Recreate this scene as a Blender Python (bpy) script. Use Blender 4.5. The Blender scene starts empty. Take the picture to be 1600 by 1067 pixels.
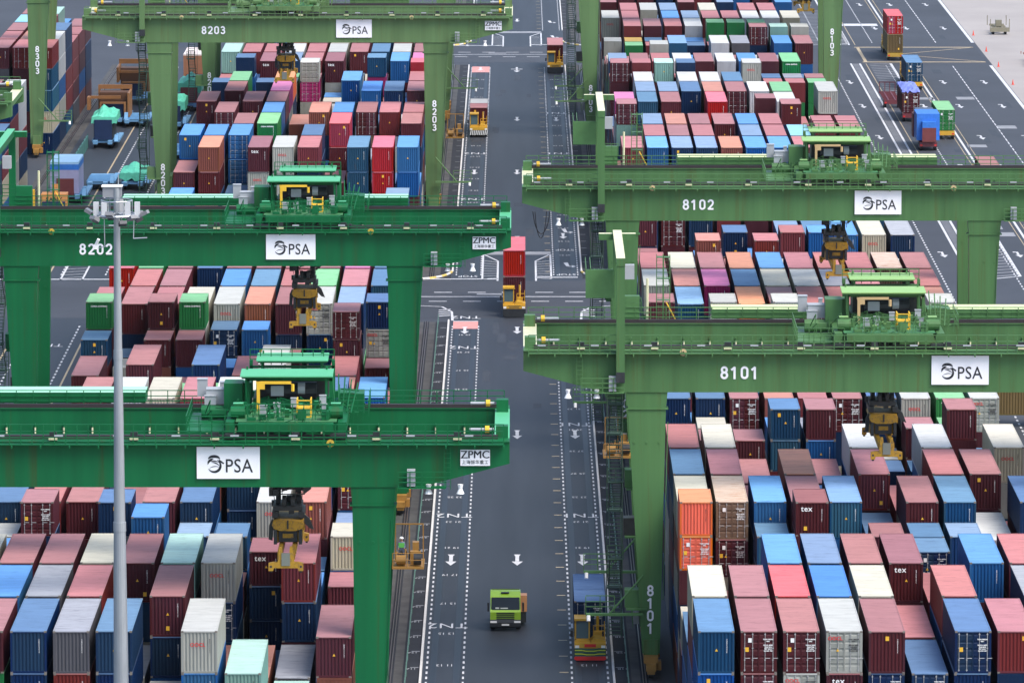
import bpy, math, random, re
from mathutils import Vector, Matrix
from mathutils.bvhtree import BVHTree
R=math.radians
scn=bpy.context.scene
COL=scn.collection
# ---------------------------------------------------------------- camera
HG=92.1; TH=R(8.09); PSI=math.atan(7.6*math.cos(TH)/9618.0)
cam=bpy.data.cameras.new('camera'); cam.sensor_width=36; cam.sensor_fit='HORIZONTAL'
cam.lens=9618.0/1600*36; cam.clip_start=5; cam.clip_end=20000
camo=bpy.data.objects.new('camera',cam); COL.objects.link(camo)
camo.location=(0,0,HG); camo.rotation_euler=(R(90)-TH,0,PSI)
scn.camera=camo
# ---------------------------------------------------------------- light
SUN_EL=R(55); SUN_AZ=R(128)      # azimuth measured from +Y towards +X
w=bpy.data.worlds.new('World'); scn.world=w; w.use_nodes=True
nt=w.node_tree; bg=nt.nodes['Background']
sky=nt.nodes.new('ShaderNodeTexSky'); sky.sky_type='NISHITA'; sky.sun_disc=False
sky.sun_elevation=SUN_EL; sky.sun_rotation=SUN_AZ; sky.air_density=1.0; sky.dust_density=2.0; sky.ozone_density=1.0
nt.links.new(sky.outputs[0],bg.inputs[0]); bg.inputs[1].default_value=0.15
sl=bpy.data.lights.new('sun','SUN'); sl.energy=2.1; sl.angle=R(34); sl.color=(1.0,0.95,0.88)
so=bpy.data.objects.new('sun',sl); COL.objects.link(so)
d=Vector((math.sin(SUN_AZ)*math.cos(SUN_EL),math.cos(SUN_AZ)*math.cos(SUN_EL),math.sin(SUN_EL)))
so.rotation_euler=d.to_track_quat('Z','Y').to_euler()
scn.view_settings.view_transform='Standard'; scn.view_settings.look='None'
scn.view_settings.gamma=1.0; scn.view_settings.use_curve_mapping=False
scn.view_settings.exposure=0.90
scn.cycles.max_bounces=6; scn.cycles.diffuse_bounces=3; scn.cycles.glossy_bounces=3
rnd=random.Random(7)
# ---------------------------------------------------------------- helpers
class MB:
    def __init__(s): s.v=[]; s.f=[]; s.m=[]
    def q(s,pts,m=0):
        b=len(s.v); s.v+= [tuple(p) for p in pts]; s.f.append(tuple(range(b,b+len(pts)))); s.m.append(m)
    def box(s,x0,x1,y0,y1,z0,z1,m=0,mtop=None):
        b=len(s.v)
        s.v+=[(x0,y0,z0),(x1,y0,z0),(x1,y1,z0),(x0,y1,z0),(x0,y0,z1),(x1,y0,z1),(x1,y1,z1),(x0,y1,z1)]
        for i,f in enumerate(((0,3,2,1),(4,5,6,7),(0,1,5,4),(1,2,6,5),(2,3,7,6),(3,0,4,7))):
            s.f.append(tuple(b+k for k in f)); s.m.append(m if not(i==1 and mtop is not None) else mtop)
    def prism(s,poly,y0,y1,m=0):            # poly in (x,z), extruded along y
        n=len(poly); b=len(s.v)
        s.v+=[(x,y0,z) for x,z in poly]+[(x,y1,z) for x,z in poly]
        s.f.append(tuple(b+i for i in range(n))); s.m.append(m)
        s.f.append(tuple(b+n+i for i in reversed(range(n)))); s.m.append(m)
        for i in range(n):
            j=(i+1)%n; s.f.append((b+j,b+i,b+n+i,b+n+j)); s.m.append(m)
    def prismx(s,poly,x0,x1,m=0):           # poly in (y,z), extruded along x
        n=len(poly); b=len(s.v)
        s.v+=[(x0,y,z) for y,z in poly]+[(x1,y,z) for y,z in poly]
        s.f.append(tuple(b+i for i in reversed(range(n)))); s.m.append(m)
        s.f.append(tuple(b+n+i for i in range(n))); s.m.append(m)
        for i in range(n):
            j=(i+1)%n; s.f.append((b+i,b+j,b+n+j,b+n+i)); s.m.append(m)
    def tube(s,a,c,r,n=6,m=0,r2=None):
        a=Vector(a); c=Vector(c); r2=r if r2 is None else r2
        d=(c-a).normalized(); u=d.orthogonal().normalized(); w=d.cross(u); b=len(s.v)
        for p,rr in ((a,r),(c,r2)):
            for i in range(n):
                t=2*math.pi*i/n; s.v.append(tuple(p+u*rr*math.cos(t)+w*rr*math.sin(t)))
        for i in range(n):
            j=(i+1)%n; s.f.append((b+i,b+j,b+n+j,b+n+i)); s.m.append(m)
        s.f.append(tuple(b+i for i in reversed(range(n)))); s.m.append(m)
        s.f.append(tuple(b+n+i for i in range(n))); s.m.append(m)
    def path(s,pts,r,n=6,m=0):
        for a,c in zip(pts[:-1],pts[1:]): s.tube(a,c,r,n,m)
    def mesh(s,name,mats):
        me=bpy.data.meshes.new(name); me.from_pydata(s.v,[],s.f)
        for x in (mats if isinstance(mats,(list,tuple)) else [mats]): me.materials.append(x)
        if any(s.m): me.polygons.foreach_set('material_index',s.m)
        me.update(); return me
    def obj(s,name,mats,parent=None,loc=None):
        return link(name,s.mesh(name,mats),parent,loc)
def link(name,me,parent=None,loc=None,rot=None,mat=None):
    o=bpy.data.objects.new(name,me); COL.objects.link(o)
    if parent: o.parent=parent
    if loc: o.location=loc
    if rot: o.rotation_euler=rot
    if mat is not None:
        o.material_slots[0].link='OBJECT'; o.material_slots[0].material=mat
    return o
def thing(name,label,cat,loc=(0,0,0),rz=0,group=None):
    o=bpy.data.objects.new(name,None); COL.objects.link(o); o.location=loc; o.rotation_euler=(0,0,rz)
    o['label']=label; o['category']=cat
    if group: o['group']=group
    return o
def tag(o,label,cat,group=None):
    o['label']=label; o['category']=cat
    if group: o['group']=group
    return o
def struct(o): o['kind']='structure'; return o
def copy_tree(o,parent=None):
    c=o.copy(); COL.objects.link(c)
    if parent is not None: c.parent=parent
    for ch in list(o.children): copy_tree(ch,c)
    return c
_tc={}
def text_mesh(body,size,spacing=1.0,line=1.0,bold=0.0,align='CENTER',ext=0.004):
    k=(body,size,spacing,line,bold,align)
    if k in _tc: return _tc[k]
    cu=bpy.data.curves.new('t','FONT'); cu.body=body; cu.size=size; cu.space_character=spacing; cu.space_line=line
    cu.align_x=align; cu.align_y='CENTER'; cu.offset=bold; cu.extrude=ext; cu.resolution_u=3
    o=bpy.data.objects.new('t',cu); COL.objects.link(o)
    me=bpy.data.meshes.new_from_object(o.evaluated_get(bpy.context.evaluated_depsgraph_get()))
    bpy.data.objects.remove(o); bpy.data.curves.remove(cu); me.name='lettering'; me.materials.clear(); me.materials.append(None); _tc[k]=me
    return me
# ---------------------------------------------------------------- materials
def mat(name,col,rough=0.5,metal=0.0,var=0.10,scale=1.2,dirt=0.0,dirtcol=(0.10,0.05,0.03),stretch=(1,1,1),bump=0.0,spec=0.5,emit=0,objvar=0.0,coat=0.0,dthr=0.58):
    m=bpy.data.materials.new(name); m.use_nodes=True; n=m.node_tree; N=n.nodes; L=n.links
    p=N['Principled BSDF']; p.inputs['Roughness'].default_value=rough; p.inputs['Metallic'].default_value=metal
    p.inputs['Specular IOR Level'].default_value=spec; p.inputs['Coat Weight'].default_value=coat
    tc=N.new('ShaderNodeTexCoord'); mp=N.new('ShaderNodeMapping'); mp.inputs['Scale'].default_value=stretch
    add=N.new('ShaderNodeVectorMath'); add.operation='ADD'; oi=N.new('ShaderNodeObjectInfo')
    mul=N.new('ShaderNodeVectorMath'); mul.operation='SCALE'; mul.inputs[0].default_value=(37,53,71)
    L.new(oi.outputs['Random'],mul.inputs['Scale']); L.new(tc.outputs['Object'],add.inputs[0]); L.new(mul.outputs[0],add.inputs[1])
    L.new(add.outputs[0],mp.inputs[0])
    no=N.new('ShaderNodeTexNoise'); no.inputs['Scale'].default_value=scale; no.inputs['Detail'].default_value=6; no.inputs['Roughness'].default_value=0.6
    L.new(mp.outputs[0],no.inputs[0])
    mr=N.new('ShaderNodeMapRange'); mr.inputs['From Min'].default_value=0.3; mr.inputs['From Max'].default_value=0.7
    mr.inputs['To Min'].default_value=1-var; mr.inputs['To Max'].default_value=1+var; L.new(no.outputs[0],mr.inputs[0])
    hsv=N.new('ShaderNodeHueSaturation'); hsv.inputs['Color'].default_value=(*col,1); L.new(mr.outputs[0],hsv.inputs['Value'])
    if objvar:
        m2=N.new('ShaderNodeMapRange'); m2.inputs['To Min'].default_value=1-objvar; m2.inputs['To Max'].default_value=1+objvar
        L.new(oi.outputs['Random'],m2.inputs[0]); mm=N.new('ShaderNodeMath'); mm.operation='MULTIPLY'
        L.new(m2.outputs[0],mm.inputs[0]); L.new(mr.outputs[0],mm.inputs[1]); L.new(mm.outputs[0],hsv.inputs['Value'])
        w2=N.new('ShaderNodeMath'); w2.operation='MULTIPLY'; w2.inputs[1].default_value=7.13; L.new(oi.outputs['Random'],w2.inputs[0])
        fr=N.new('ShaderNodeMath'); fr.operation='FRACT'; L.new(w2.outputs[0],fr.inputs[0])
        m3=N.new('ShaderNodeMapRange'); m3.inputs['To Min'].default_value=0.5-0.09*objvar; m3.inputs['To Max'].default_value=0.5+0.09*objvar
        L.new(fr.outputs[0],m3.inputs[0]); L.new(m3.outputs[0],hsv.inputs['Hue'])
        m4=N.new('ShaderNodeMapRange'); m4.inputs['To Min'].default_value=1-objvar*0.7; m4.inputs['To Max'].default_value=1+objvar*0.3
        L.new(fr.outputs[0],m4.inputs[0]); L.new(m4.outputs[0],hsv.inputs['Saturation'])
    out=hsv.outputs[0]
    if dirt:
        n2=N.new('ShaderNodeTexNoise'); n2.inputs['Scale'].default_value=scale*1.7; n2.inputs['Detail'].default_value=8; n2.inputs['Roughness'].default_value=0.7
        L.new(mp.outputs[0],n2.inputs[0])
        r2=N.new('ShaderNodeMapRange'); r2.inputs['From Min'].default_value=dthr; r2.inputs['From Max'].default_value=dthr+0.16; r2.inputs['To Max'].default_value=dirt
        L.new(n2.outputs[0],r2.inputs[0]); mx=N.new('ShaderNodeMix'); mx.data_type='RGBA'; mx.inputs[7].default_value=(*dirtcol,1)
        L.new(r2.outputs[0],mx.inputs[0]); L.new(out,mx.inputs[6]); out=mx.outputs[2]
    L.new(out,p.inputs['Base Color'])
    if bump:
        b=N.new('ShaderNodeBump'); b.inputs['Strength'].default_value=bump; b.inputs['Distance'].default_value=0.02; L.new(no.outputs[0],b.inputs['Height']); L.new(b.outputs[0],p.inputs['Normal'])
    if emit: p.inputs['Emission Color'].default_value=(*col,1); p.inputs['Emission Strength'].default_value=emit
    return m
# container paints: letter -> (words, side/end colour, roof colour lightened for weathering and painted-in sky sheen)
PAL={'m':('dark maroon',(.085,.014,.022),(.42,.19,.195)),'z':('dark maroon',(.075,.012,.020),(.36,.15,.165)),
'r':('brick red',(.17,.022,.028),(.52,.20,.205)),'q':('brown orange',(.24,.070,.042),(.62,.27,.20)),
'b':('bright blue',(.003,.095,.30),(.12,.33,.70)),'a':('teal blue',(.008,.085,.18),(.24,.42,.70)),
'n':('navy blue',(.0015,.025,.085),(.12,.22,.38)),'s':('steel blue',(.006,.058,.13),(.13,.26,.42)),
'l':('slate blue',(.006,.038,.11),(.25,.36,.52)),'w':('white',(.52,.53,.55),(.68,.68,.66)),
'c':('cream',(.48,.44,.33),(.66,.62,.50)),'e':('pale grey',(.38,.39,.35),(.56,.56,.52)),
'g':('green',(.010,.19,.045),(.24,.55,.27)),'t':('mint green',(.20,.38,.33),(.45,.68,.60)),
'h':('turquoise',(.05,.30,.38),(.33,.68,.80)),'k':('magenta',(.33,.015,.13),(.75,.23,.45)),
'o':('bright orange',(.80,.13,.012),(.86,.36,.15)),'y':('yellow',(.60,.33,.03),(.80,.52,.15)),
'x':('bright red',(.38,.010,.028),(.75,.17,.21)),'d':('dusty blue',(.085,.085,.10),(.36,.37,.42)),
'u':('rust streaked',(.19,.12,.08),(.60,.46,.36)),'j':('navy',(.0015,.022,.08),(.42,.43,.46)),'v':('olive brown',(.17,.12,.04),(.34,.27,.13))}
BODY={};ROOF={}
RK=.88
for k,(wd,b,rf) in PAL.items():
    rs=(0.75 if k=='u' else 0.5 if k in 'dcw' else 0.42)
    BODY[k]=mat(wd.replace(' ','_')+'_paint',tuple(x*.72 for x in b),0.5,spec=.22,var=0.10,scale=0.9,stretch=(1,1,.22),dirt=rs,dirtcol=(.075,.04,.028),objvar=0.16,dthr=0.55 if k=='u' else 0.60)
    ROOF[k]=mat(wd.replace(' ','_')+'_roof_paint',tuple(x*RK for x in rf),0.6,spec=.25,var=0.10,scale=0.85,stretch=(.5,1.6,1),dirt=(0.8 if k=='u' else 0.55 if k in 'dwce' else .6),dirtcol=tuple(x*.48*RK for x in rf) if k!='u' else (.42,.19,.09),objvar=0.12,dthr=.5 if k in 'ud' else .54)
CAST=mat('casting_steel',(.16,.14,.12),.6,dirt=.5)
RODM=mat('rod_steel',(.42,.42,.42),.4,metal=.3)
WHITE=mat('white_paint',(.78,.78,.77),.5,var=.04); RED=mat('red_decal',(.62,.03,.03),.5,var=.02); YEL=mat('yellow_decal',(.75,.42,.03),.5,var=.03)
BLACK=mat('black_paint',(.015,.015,.018),.5); DARKT=mat('dark_text',(.03,.03,.035),.5)
# ---------------------------------------------------------------- container meshes (origin: centre of the front bottom edge)
W=2.438
def corr(length,h0,h1,depth,pitch,axis,flip):
    """corrugated sheet; axis 'y': runs along y at x=0 (side), axis 'x': runs along x at y=0 (end). +depth points inwards"""
    b=MB(); n=max(2,round(length/pitch)); p=length/n; pts=[]
    for i in range(n):
        t=i*p; pts+= [(t,0),(t+p*.28,0),(t+p*.5,depth),(t+p*.78,depth)]
    pts.append((length,0))
    for (t0,d0),(t1,d1) in zip(pts[:-1],pts[1:]):
        if axis=='y': b.q([(d0*flip,t0,h0),(d1*flip,t1,h0),(d1*flip,t1,h1),(d0*flip,t0,h1)][::(-1 if flip<0 else 1)])
        else: b.q([(t0,d0*flip,h0),(t1,d1*flip,h0),(t1,d1*flip,h1),(t0,d0*flip,h1)][::(1 if flip>0 else -1)])
    return b
CM={}
def cmesh(Lc,h):
    k=(Lc,h)
    if k in CM: return CM[k]
    d={}; blank=[None]
    f=MB()
    for sx in (-1,1):
        x0,x1=(-W/2,-W/2+.13) if sx<0 else (W/2-.13,W/2)
        for y0,y1 in ((0,.11),(Lc-.11,Lc)): f.box(x0,x1,y0,y1,.118,h-.118)
        f.box(x0 if sx<0 else x1-.06,x0+.06 if sx<0 else x1,.17,Lc-.17,h-.10,h)
        f.box(x0+.003 if sx<0 else x1-.063,x0+.06 if sx<0 else x1-.003,.17,Lc-.17,.02,.16)
    for y0,y1 in ((0.003,.08),(Lc-.08,Lc-.003)):
        f.box(-W/2+.16,W/2-.16,y0,y1,h-.12,h-.004); f.box(-W/2+.16,W/2-.16,y0,y1,.02,.17)
    d['frame']=f.mesh('frame',blank)
    c=MB()
    for x0 in (-W/2-.004,W/2-.17):
        for y0 in (-.004,Lc-.17):
            for z0 in (0,h-.117): c.box(x0,x0+.174,y0,y0+.174,z0,z0+.12)
    d['corner_casting']=c.mesh('corner_casting',blank)
    s=corr(Lc-.22,.16,h-.10,.036,.278,'y',1); s.v=[(x-W/2+.008,y+.11,z) for x,y,z in s.v]; d['sl']=s.mesh('side_wall',blank)
    s=corr(Lc-.22,.16,h-.10,.036,.278,'y',-1); s.v=[(x+W/2-.008,y+.11,z) for x,y,z in s.v]; d['sr']=s.mesh('side_wall',blank)
    s=corr(W-.26,.17,h-.12,.05,.242,'x',1); s.v=[(x-W/2+.13,y+.02,z) for x,y,z in s.v]; d['end']=s.mesh('end_wall',blank)
    s=MB(); s.box(-W/2+.13,W/2-.13,Lc-.06,Lc-.03,.17,h-.12); d['back']=s.mesh('end_wall',blank)
    r=MB(); n=round((Lc-.2)/.42); p=(Lc-.2)/n
    for i in range(n):
        y=.1+i*p
        r.q([(-W/2+.06,y,h-.022),(W/2-.06,y,h-.022),(W/2-.06,y+p*.4,h-.022),(-W/2+.06,y+p*.4,h-.022)])
        r.q([(-W/2+.06,y+p*.4,h-.022),(W/2-.06,y+p*.4,h-.022),(W/2-.06,y+p*.55,h-.006),(-W/2+.06,y+p*.55,h-.006)])
        r.q([(-W/2+.06,y+p*.55,h-.006),(W/2-.06,y+p*.55,h-.006),(W/2-.06,y+p*.85,h-.006),(-W/2+.06,y+p*.85,h-.006)])
        r.q([(-W/2+.06,y+p*.85,h-.006),(W/2-.06,y+p*.85,h-.006),(W/2-.06,y+p,h-.022),(-W/2+.06,y+p,h-.022)])
    for x in (-W/2-.002,W/2-.058): r.box(x,x+.06,.10,Lc-.10,h-.06,h+.004)
    for y in (-.002,Lc-.058): r.box(-W/2+.15,W/2-.15,y,y+.06,h-.06,h+.003)
    d['roof']=r.mesh('roof',blank)
    for sx,nm in ((-1,'dl'),(1,'dr')):
        b=MB(); x0,x1=(-W/2+.135,-.008) if sx<0 else (.008,W/2-.135); z0,z1=.175,h-.125; n=5; p=(z1-z0)/n
        for i in range(n):   # horizontally ribbed leaf
            a=z0+i*p
            for (za,da),(zb,db) in zip(((0,.02),(.62*p,.02),(.7*p,.055),(.92*p,.055)),((.62*p,.02),(.7*p,.055),(.92*p,.055),(p,.02))):
                b.q([(x0,da,a+za),(x1,da,a+za),(x1,db,a+zb),(x0,db,a+zb)])
        b.box(x0,x0+.05,.001,.03,z0,z1); b.box(x1-.05,x1,.001,.03,z0,z1)
        d[nm]=b.mesh('door',blank)
    b=MB()
    for x in (-.95,-.42,): b.tube((x,-.012,.14),(x,-.012,h-.1),.020,6); b.tube((x,-.02,1.05),(x+.34,-.02,1.05),.02,5); [b.box(x-.05,x+.05,-.022,.02,z,z+.07) for z in (.2,.9,1.7,h-.25)]
    d['rod']=b.mesh('lock_rod',blank)
    CM[k]=d; return d
SER=['TEXU\n409\n281\n3','MSKU\n730\n114\n6','GESU\n551\n902\n8','TCNU\n184\n625\n0']
def serial_mesh(i,L=14):
    r=random.Random(i); s=''.join(r.choice('TGMUXCBSK') for _ in range(3))+'U'+''.join(r.choice('0123456789') for _ in range(7))
    return text_mesh('\n'.join(s),.105,.9,.84,.002)
def door_text(i):
    r=random.Random(i+50); nn=lambda n:''.join(r.choice('0123456789') for _ in range(n))
    return text_mesh('TCNU %s\n45G1\n\nMAX.G. %s\nTARE %s\nNET %s\nCU.CAP. %s'%(nn(7),nn(5),nn(4),nn(5),nn(3)),.105,1.0,1.25,.006)
_sq=MB(); _sq.box(-.12,.12,-.004,0,-.15,.15); SQ=_sq.mesh('sticker',[None])
_tr=MB(); _tr.prism([(-.1,-.08),(.1,-.08),(0,.11)],-.004,0); TRI=_tr.mesh('warning_sign',[None])
RX=(R(90),0,0)
def container(name,X,Y,Z,Lc,h,col,door,label,group,detail=2,rz=0,seed=0,tex=False):
    """X = centre"""
    r=random.Random(seed*7919+13); d=cmesh(Lc,h)
    t=thing(name,label,'container',(X,Y,Z),rz,group)
    bm,rm=BODY[col],ROOF[col]
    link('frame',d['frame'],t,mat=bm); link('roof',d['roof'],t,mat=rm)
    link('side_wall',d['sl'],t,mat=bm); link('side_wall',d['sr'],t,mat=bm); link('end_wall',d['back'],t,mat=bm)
    if detail>1: link('corner_casting',d['corner_casting'],t,mat=CAST)
    if door:
        for nm,sx in (('dl',-1),('dr',1)):
            o=link('door',d[nm],t,mat=bm)
            link('lock_rod',d['rod'],o,loc=(0 if sx<0 else 1.37,0,0),mat=RODM)
        if detail>1:
            link('lettering',door_text(r.randrange(3)),t,loc=(.62,-.03,h-.95),rot=RX,mat=DARKT if col in 'wcet' else WHITE)
            if r.random()<.6: link('sticker',SQ,t,loc=(-.8,-.03,h-1.25),mat=YEL)
            if col in 'ce': link('lettering',text_mesh('OOCL',.34,1,1,.006),t,loc=(-.62,-.03,h-.5),rot=RX,mat=RED)
            elif r.random()<.5: link('sticker',SQ,t,loc=(-.6,-.03,h-.62),mat=WHITE)
            if r.random()<.6: link('warning_sign',TRI,t,loc=(-.45,-.035,h-1.3),mat=YEL)
    else:
        link('end_wall',d['end'],t,mat=bm)
        dk=DARKT if col in 'wceto' else WHITE
        if detail>1 or r.random()<.7: link('lettering',serial_mesh(r.randrange(4)),t,loc=(.72,.015,h-1.02),rot=RX,mat=dk)
        if col=='z': link('lettering',text_mesh('tex',.58,1.12,1,.008),t,loc=(-.42,.013,h-.52),rot=RX,mat=WHITE)
        elif col in 'ce': link('lettering',text_mesh('OOCL',.36,1,1,.006),t,loc=(-.1,.013,h-.95),rot=RX,mat=RED)
        elif col=='g': link('lettering',text_mesh('CHINA SHIPPING',.2,1.0,1,.008),t,loc=(0,.013,h-.42),rot=RX,mat=WHITE)
        if col not in 'ceg':
            if r.random()<.55: link('warning_sign',TRI,t,loc=(.02,.012,h*.5+.15),mat=YEL)
            if r.random()<.3: link('sticker',SQ,t,loc=(r.choice((-.5,.55,.02)),.012,r.choice((.6,h-.5))),mat=YEL)
    return t
# ---------------------------------------------------------------- the yard plan: row index, then column/type/tiers/colours (top first, capital = doors)
R1='''0 0F5sb 1F5MM 2F5ME 3F5Ez 4F5mN 5F4N 6F5Nn 7F5rN 8F5m 9F4
2 0F5c 1F5m 2F5x 3F5b 4F5c 5F4r 6F5r 7F3m 8F5j 9F4
4 0F3s 1F3m 2F5b 3F5l 4F5m 5F5zz 6F4r 7F5b 8F5r 9F5c
6 0t3 1t3 2t4m 3t4w 4t3 5t4b 6t5N 7t4n 8t4q 9t3
7 0t6oOm 1t3m 2t5s 3t6zz 4t4m 5t5m 6t5s 7t5l 8t4q 9t4
8 0F5c 1F5UM 2F5b 3F5m 4F5a 5F4n 6F5m 7F5s 8F4w 9F5n
10 0F5s 1F5r 2F4r 3F5q 4F4b 5F5rm 6F4r 7F5r 8F5m 9F3
12 0F5r 1F5c 2F4m 3F3 4F4m 5F5w 6F3N 7F5wb 8F3m 9F5ce
14 0t5e 1t5m 2t5m 3t6ss 4t6mb 5t3 6t4N 7t4 8t6mm 9t4r
15 0t4 1t5 2t4 3t5 4t5 5t3 6t4 7t5m 8t5 9t4
16 0F5n 1F5n 2F5M 3F5q 4F5r 5F5MN 6F5n 7F5e 8F5g 9F5E
18 0t5 1t4 2t5 3t5 4t4 5t5 6t5 7t5 8t4 9t5
19 0F5 1F5 2F4 3F5 4F5 5F5 6F5 7F5 8F5 9F5
21 0F4 1F5 2F4 3F4 4F5 5F5 6F5 7F4 8F5 9F5
23 0t5 1t4 2t5e 3t5 4t5 5t5 6t5 7t5 8t5 9t5
24 0t6m 1t4 2t6e 3t5 4t6e 5t5 6t5 7t5 8t5 9t6e
25 0F3 1F5a 2F3 3F5o 4F5m 5F5r 6F5r 7F5r 8F5l 9F5q
27 0F5e 1F5q 2F5k 3F5s 4F5c 5F5e 6F5d 7F5r 8F3 9F5r
29 0F5r 1F5c 2F5m 3F5q 4F5b 5F5r 6F5r 7F5r 8F5u 9F5m
31 0t5r 1t4n 2t6q 3t5m 4t6r 5t5 6t5m 7t4 8t4 9t5w
32 0t4 1t4n 2t5b 3t6n 4t5b 5t6r 6t6b 7t4 8t4 9t4
33 0F4 1F3 2F3 3F4 4F4b 5F5l 6F5s 7F5b 8F5c 9F5j
35 0F5mn 1F5MM 2F5nm 3F5r 4F5z 5F5r 6F5b 7F5m 8F5c 9F4n
37 0t5 1t5 2t5 3t5m 4t5 5t5 6t5 7t4 8t5 9t5'''
R2='''0 0F5r 1F5b 2F5l 3F5l 4F5q 5F5b 6F5b 7F5r 8F5r 9F5r
1 0F3 1F5r 2F5m 3F5r 4F3 5F5l 6F5r 7F5h 8t6r 9t6r
1.5 8t6r 9t6r
2 0F3 1F5l 2F5q 3F5m 4F5m 5F5b 6F5r 7F3 8F3 9F3
3 0t6Mt 1F3 2F4r 3F3 4F4 5F3 7t6m 8t4 9t4
3.5 0t5 6t6m 7t4 8t4 9t4
4 0F5k 1F5s 2F5m 3F3 4F5x 5F3 6F3 7F5w 8F3q 9F3r
5 0F3 1F5l 2F5l 3F5n 4F5q 5F5M 6F5w 7F5g 8F3 9F5e
6 0F3 1F5w 2F3 3F5w 4F5w 5F5s 6F3 7F4m 8F3 9F3
7 0t6Mz 1t6r 2t6t 3t6n 4t4 5t4 6t6e 7t5r 8t5r 9t5gg
7.5 0t5 1t5 2t5 3t5 4t4 5t4 6t5b 7t5 8t5 9t5
8 0F5l 1F5m 2F5r 3F5w 4F5m 5F5w 6F5b 7F5z 8F5g 9F3b
9 0t5 1t4 2t6e 3t4 4t5q 5t4 6t5 7t5 8t5 9t4
9.5 0t5 1t4 2t5 3t4 4t5 5t4 6t5 7t5 8t5 9t4
10 0F4m 1F4m 2F3 3F5a 4F4n 5F5w 6F5d 7F3 8F5b 9F5mb
11 0t4m 1t5g 2t5r 3t4 4t5 5t5 6t5 7t6Mn 8t6t 9t6e
11.5 0t5 1t5y 2t5 3t5 4t5 5t6g 6t6g 7t6g 8t5 9t5
12 0F3 1F5r 2F5m 3F5r 4F5w 5F4 6F4 7F4 8F4 9F4l
13 0F5em 1F5r 2F4e 3F5b 4F5l 5F5r 6F5r 7F5w 8F5w 9F5c
14 0F3 1F5r 2F5e 3F5l 4F3 5F5c 6F3 7F5r 8F5r 9F3
15 0F5m 1F3 2F3 3F4 4F5m 5F4 6F5l 7F3 8F3 9F5b
16 0F5m 1F5m 2F5m 3F5n 4F5m 5F5r 6F5d 7F5b 8F5m 9F5b
17 0F5r 1F5m 2F5w 3F5m 4F5n 5F5w 6F5r 7F5m 8F5g 9F5m'''
L1='''0 0F2 1F3t 2F4t 3F5eb 4F3e 5F5nn 6F5dr 7F5nn 8F5m 9F5n
2 0F4mq 1F3d 2F3q 3F3q 4F5mn 5F3 6F5r 7F5d 8F5b 9F5m
4 0F1 1F5rn 2F2 3F5eN 4F5t 5F5ms 6F5c 7F5m 8F5m 9F5c
6 0t4 1t4b 2t5znn 3t4q 4t4 5t6b 6t4 7t4 8t4m 9t5
7 0t5cb 1t4 2t4 3t5s 4t5l 5t4 6t6n 7t4m 8t6M 9t5
8 0F4l 1F5qm 2F5em 3F3 4F5n 5F5m 6F3g 7F5m 8F5r 9F5n
10 0F5M 1F5b 2F5c 3F5nnq 4F5q 5F4 6F4 7F5 8F5r 9F5
12 0F5 1F5 2F5 3F5 4F5 5F5 6F5 7F5 8F5 9F5
14 0t5 1t5 2t5 3t5 4t5 5t5 6t5 7t5 8t5 9t5
15 0t5 1t5 2t5 3t5 4t5 5t5 6t5 7t5 8t5 9t5
16 0F4b 1F5n 2F4c 3F5c 4F5w 5F5r 6F5c 7F5w 8F5m 9F4
18 0t4 1t5q 2t5 3t4 4t4 5t5g 6t5g 7t4 8t5 9t3
19 0F4b 1F4q 2F3c 3F5e 4F4r 5F5n 6F4r 7F5m 8F4m 9F3
21 0F3 1F4r 2F3 3F3 4F4r 5F3 6F3 7F3 8F3e 9F4m
23 0t4m 1t6Mm 2t3 3t3 4t4 5t4 6t5m 7t5m 8t4e 9t5s
24 0t6nE 1t4 2t3 3t4 4t5b 5t5N 6t6g 7t6m 8t4 9t6g
25 0F3 1F5l 2F5En 3F5mn 4F5q 5F5e 6F5c 7F5r 8F5mN 9F5r
27 0F5s 1F5r 2F5g 3F5r 4F5s 5F5b 6F3 7F5M 8F5r 9F3
29 0F5n 1F5k 2F5m 3F5r 4F5m 5F5m 6F5n 7F5m 8F5g 9F5x
31 0t5 1t5 2t5 3t5 4t5 5t5 6t5 7t5 8t5 9t5
32 0t5 1t5 2t5 3t5 4t5 5t5 6t5 7t5 8t5 9t5
33 0F4 1F5 2F4 3F5 4F5 5F4 6F5 7F5 8F5 9F5
35 0F4n 1F4 2F4 3F5 4F5 5F4 6F5 7F5 8F5 9F5
37 0t6l 1t4 2t4m 3t4 4t5 5t4 6t4 7t4 8t6b 9t4'''
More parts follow.
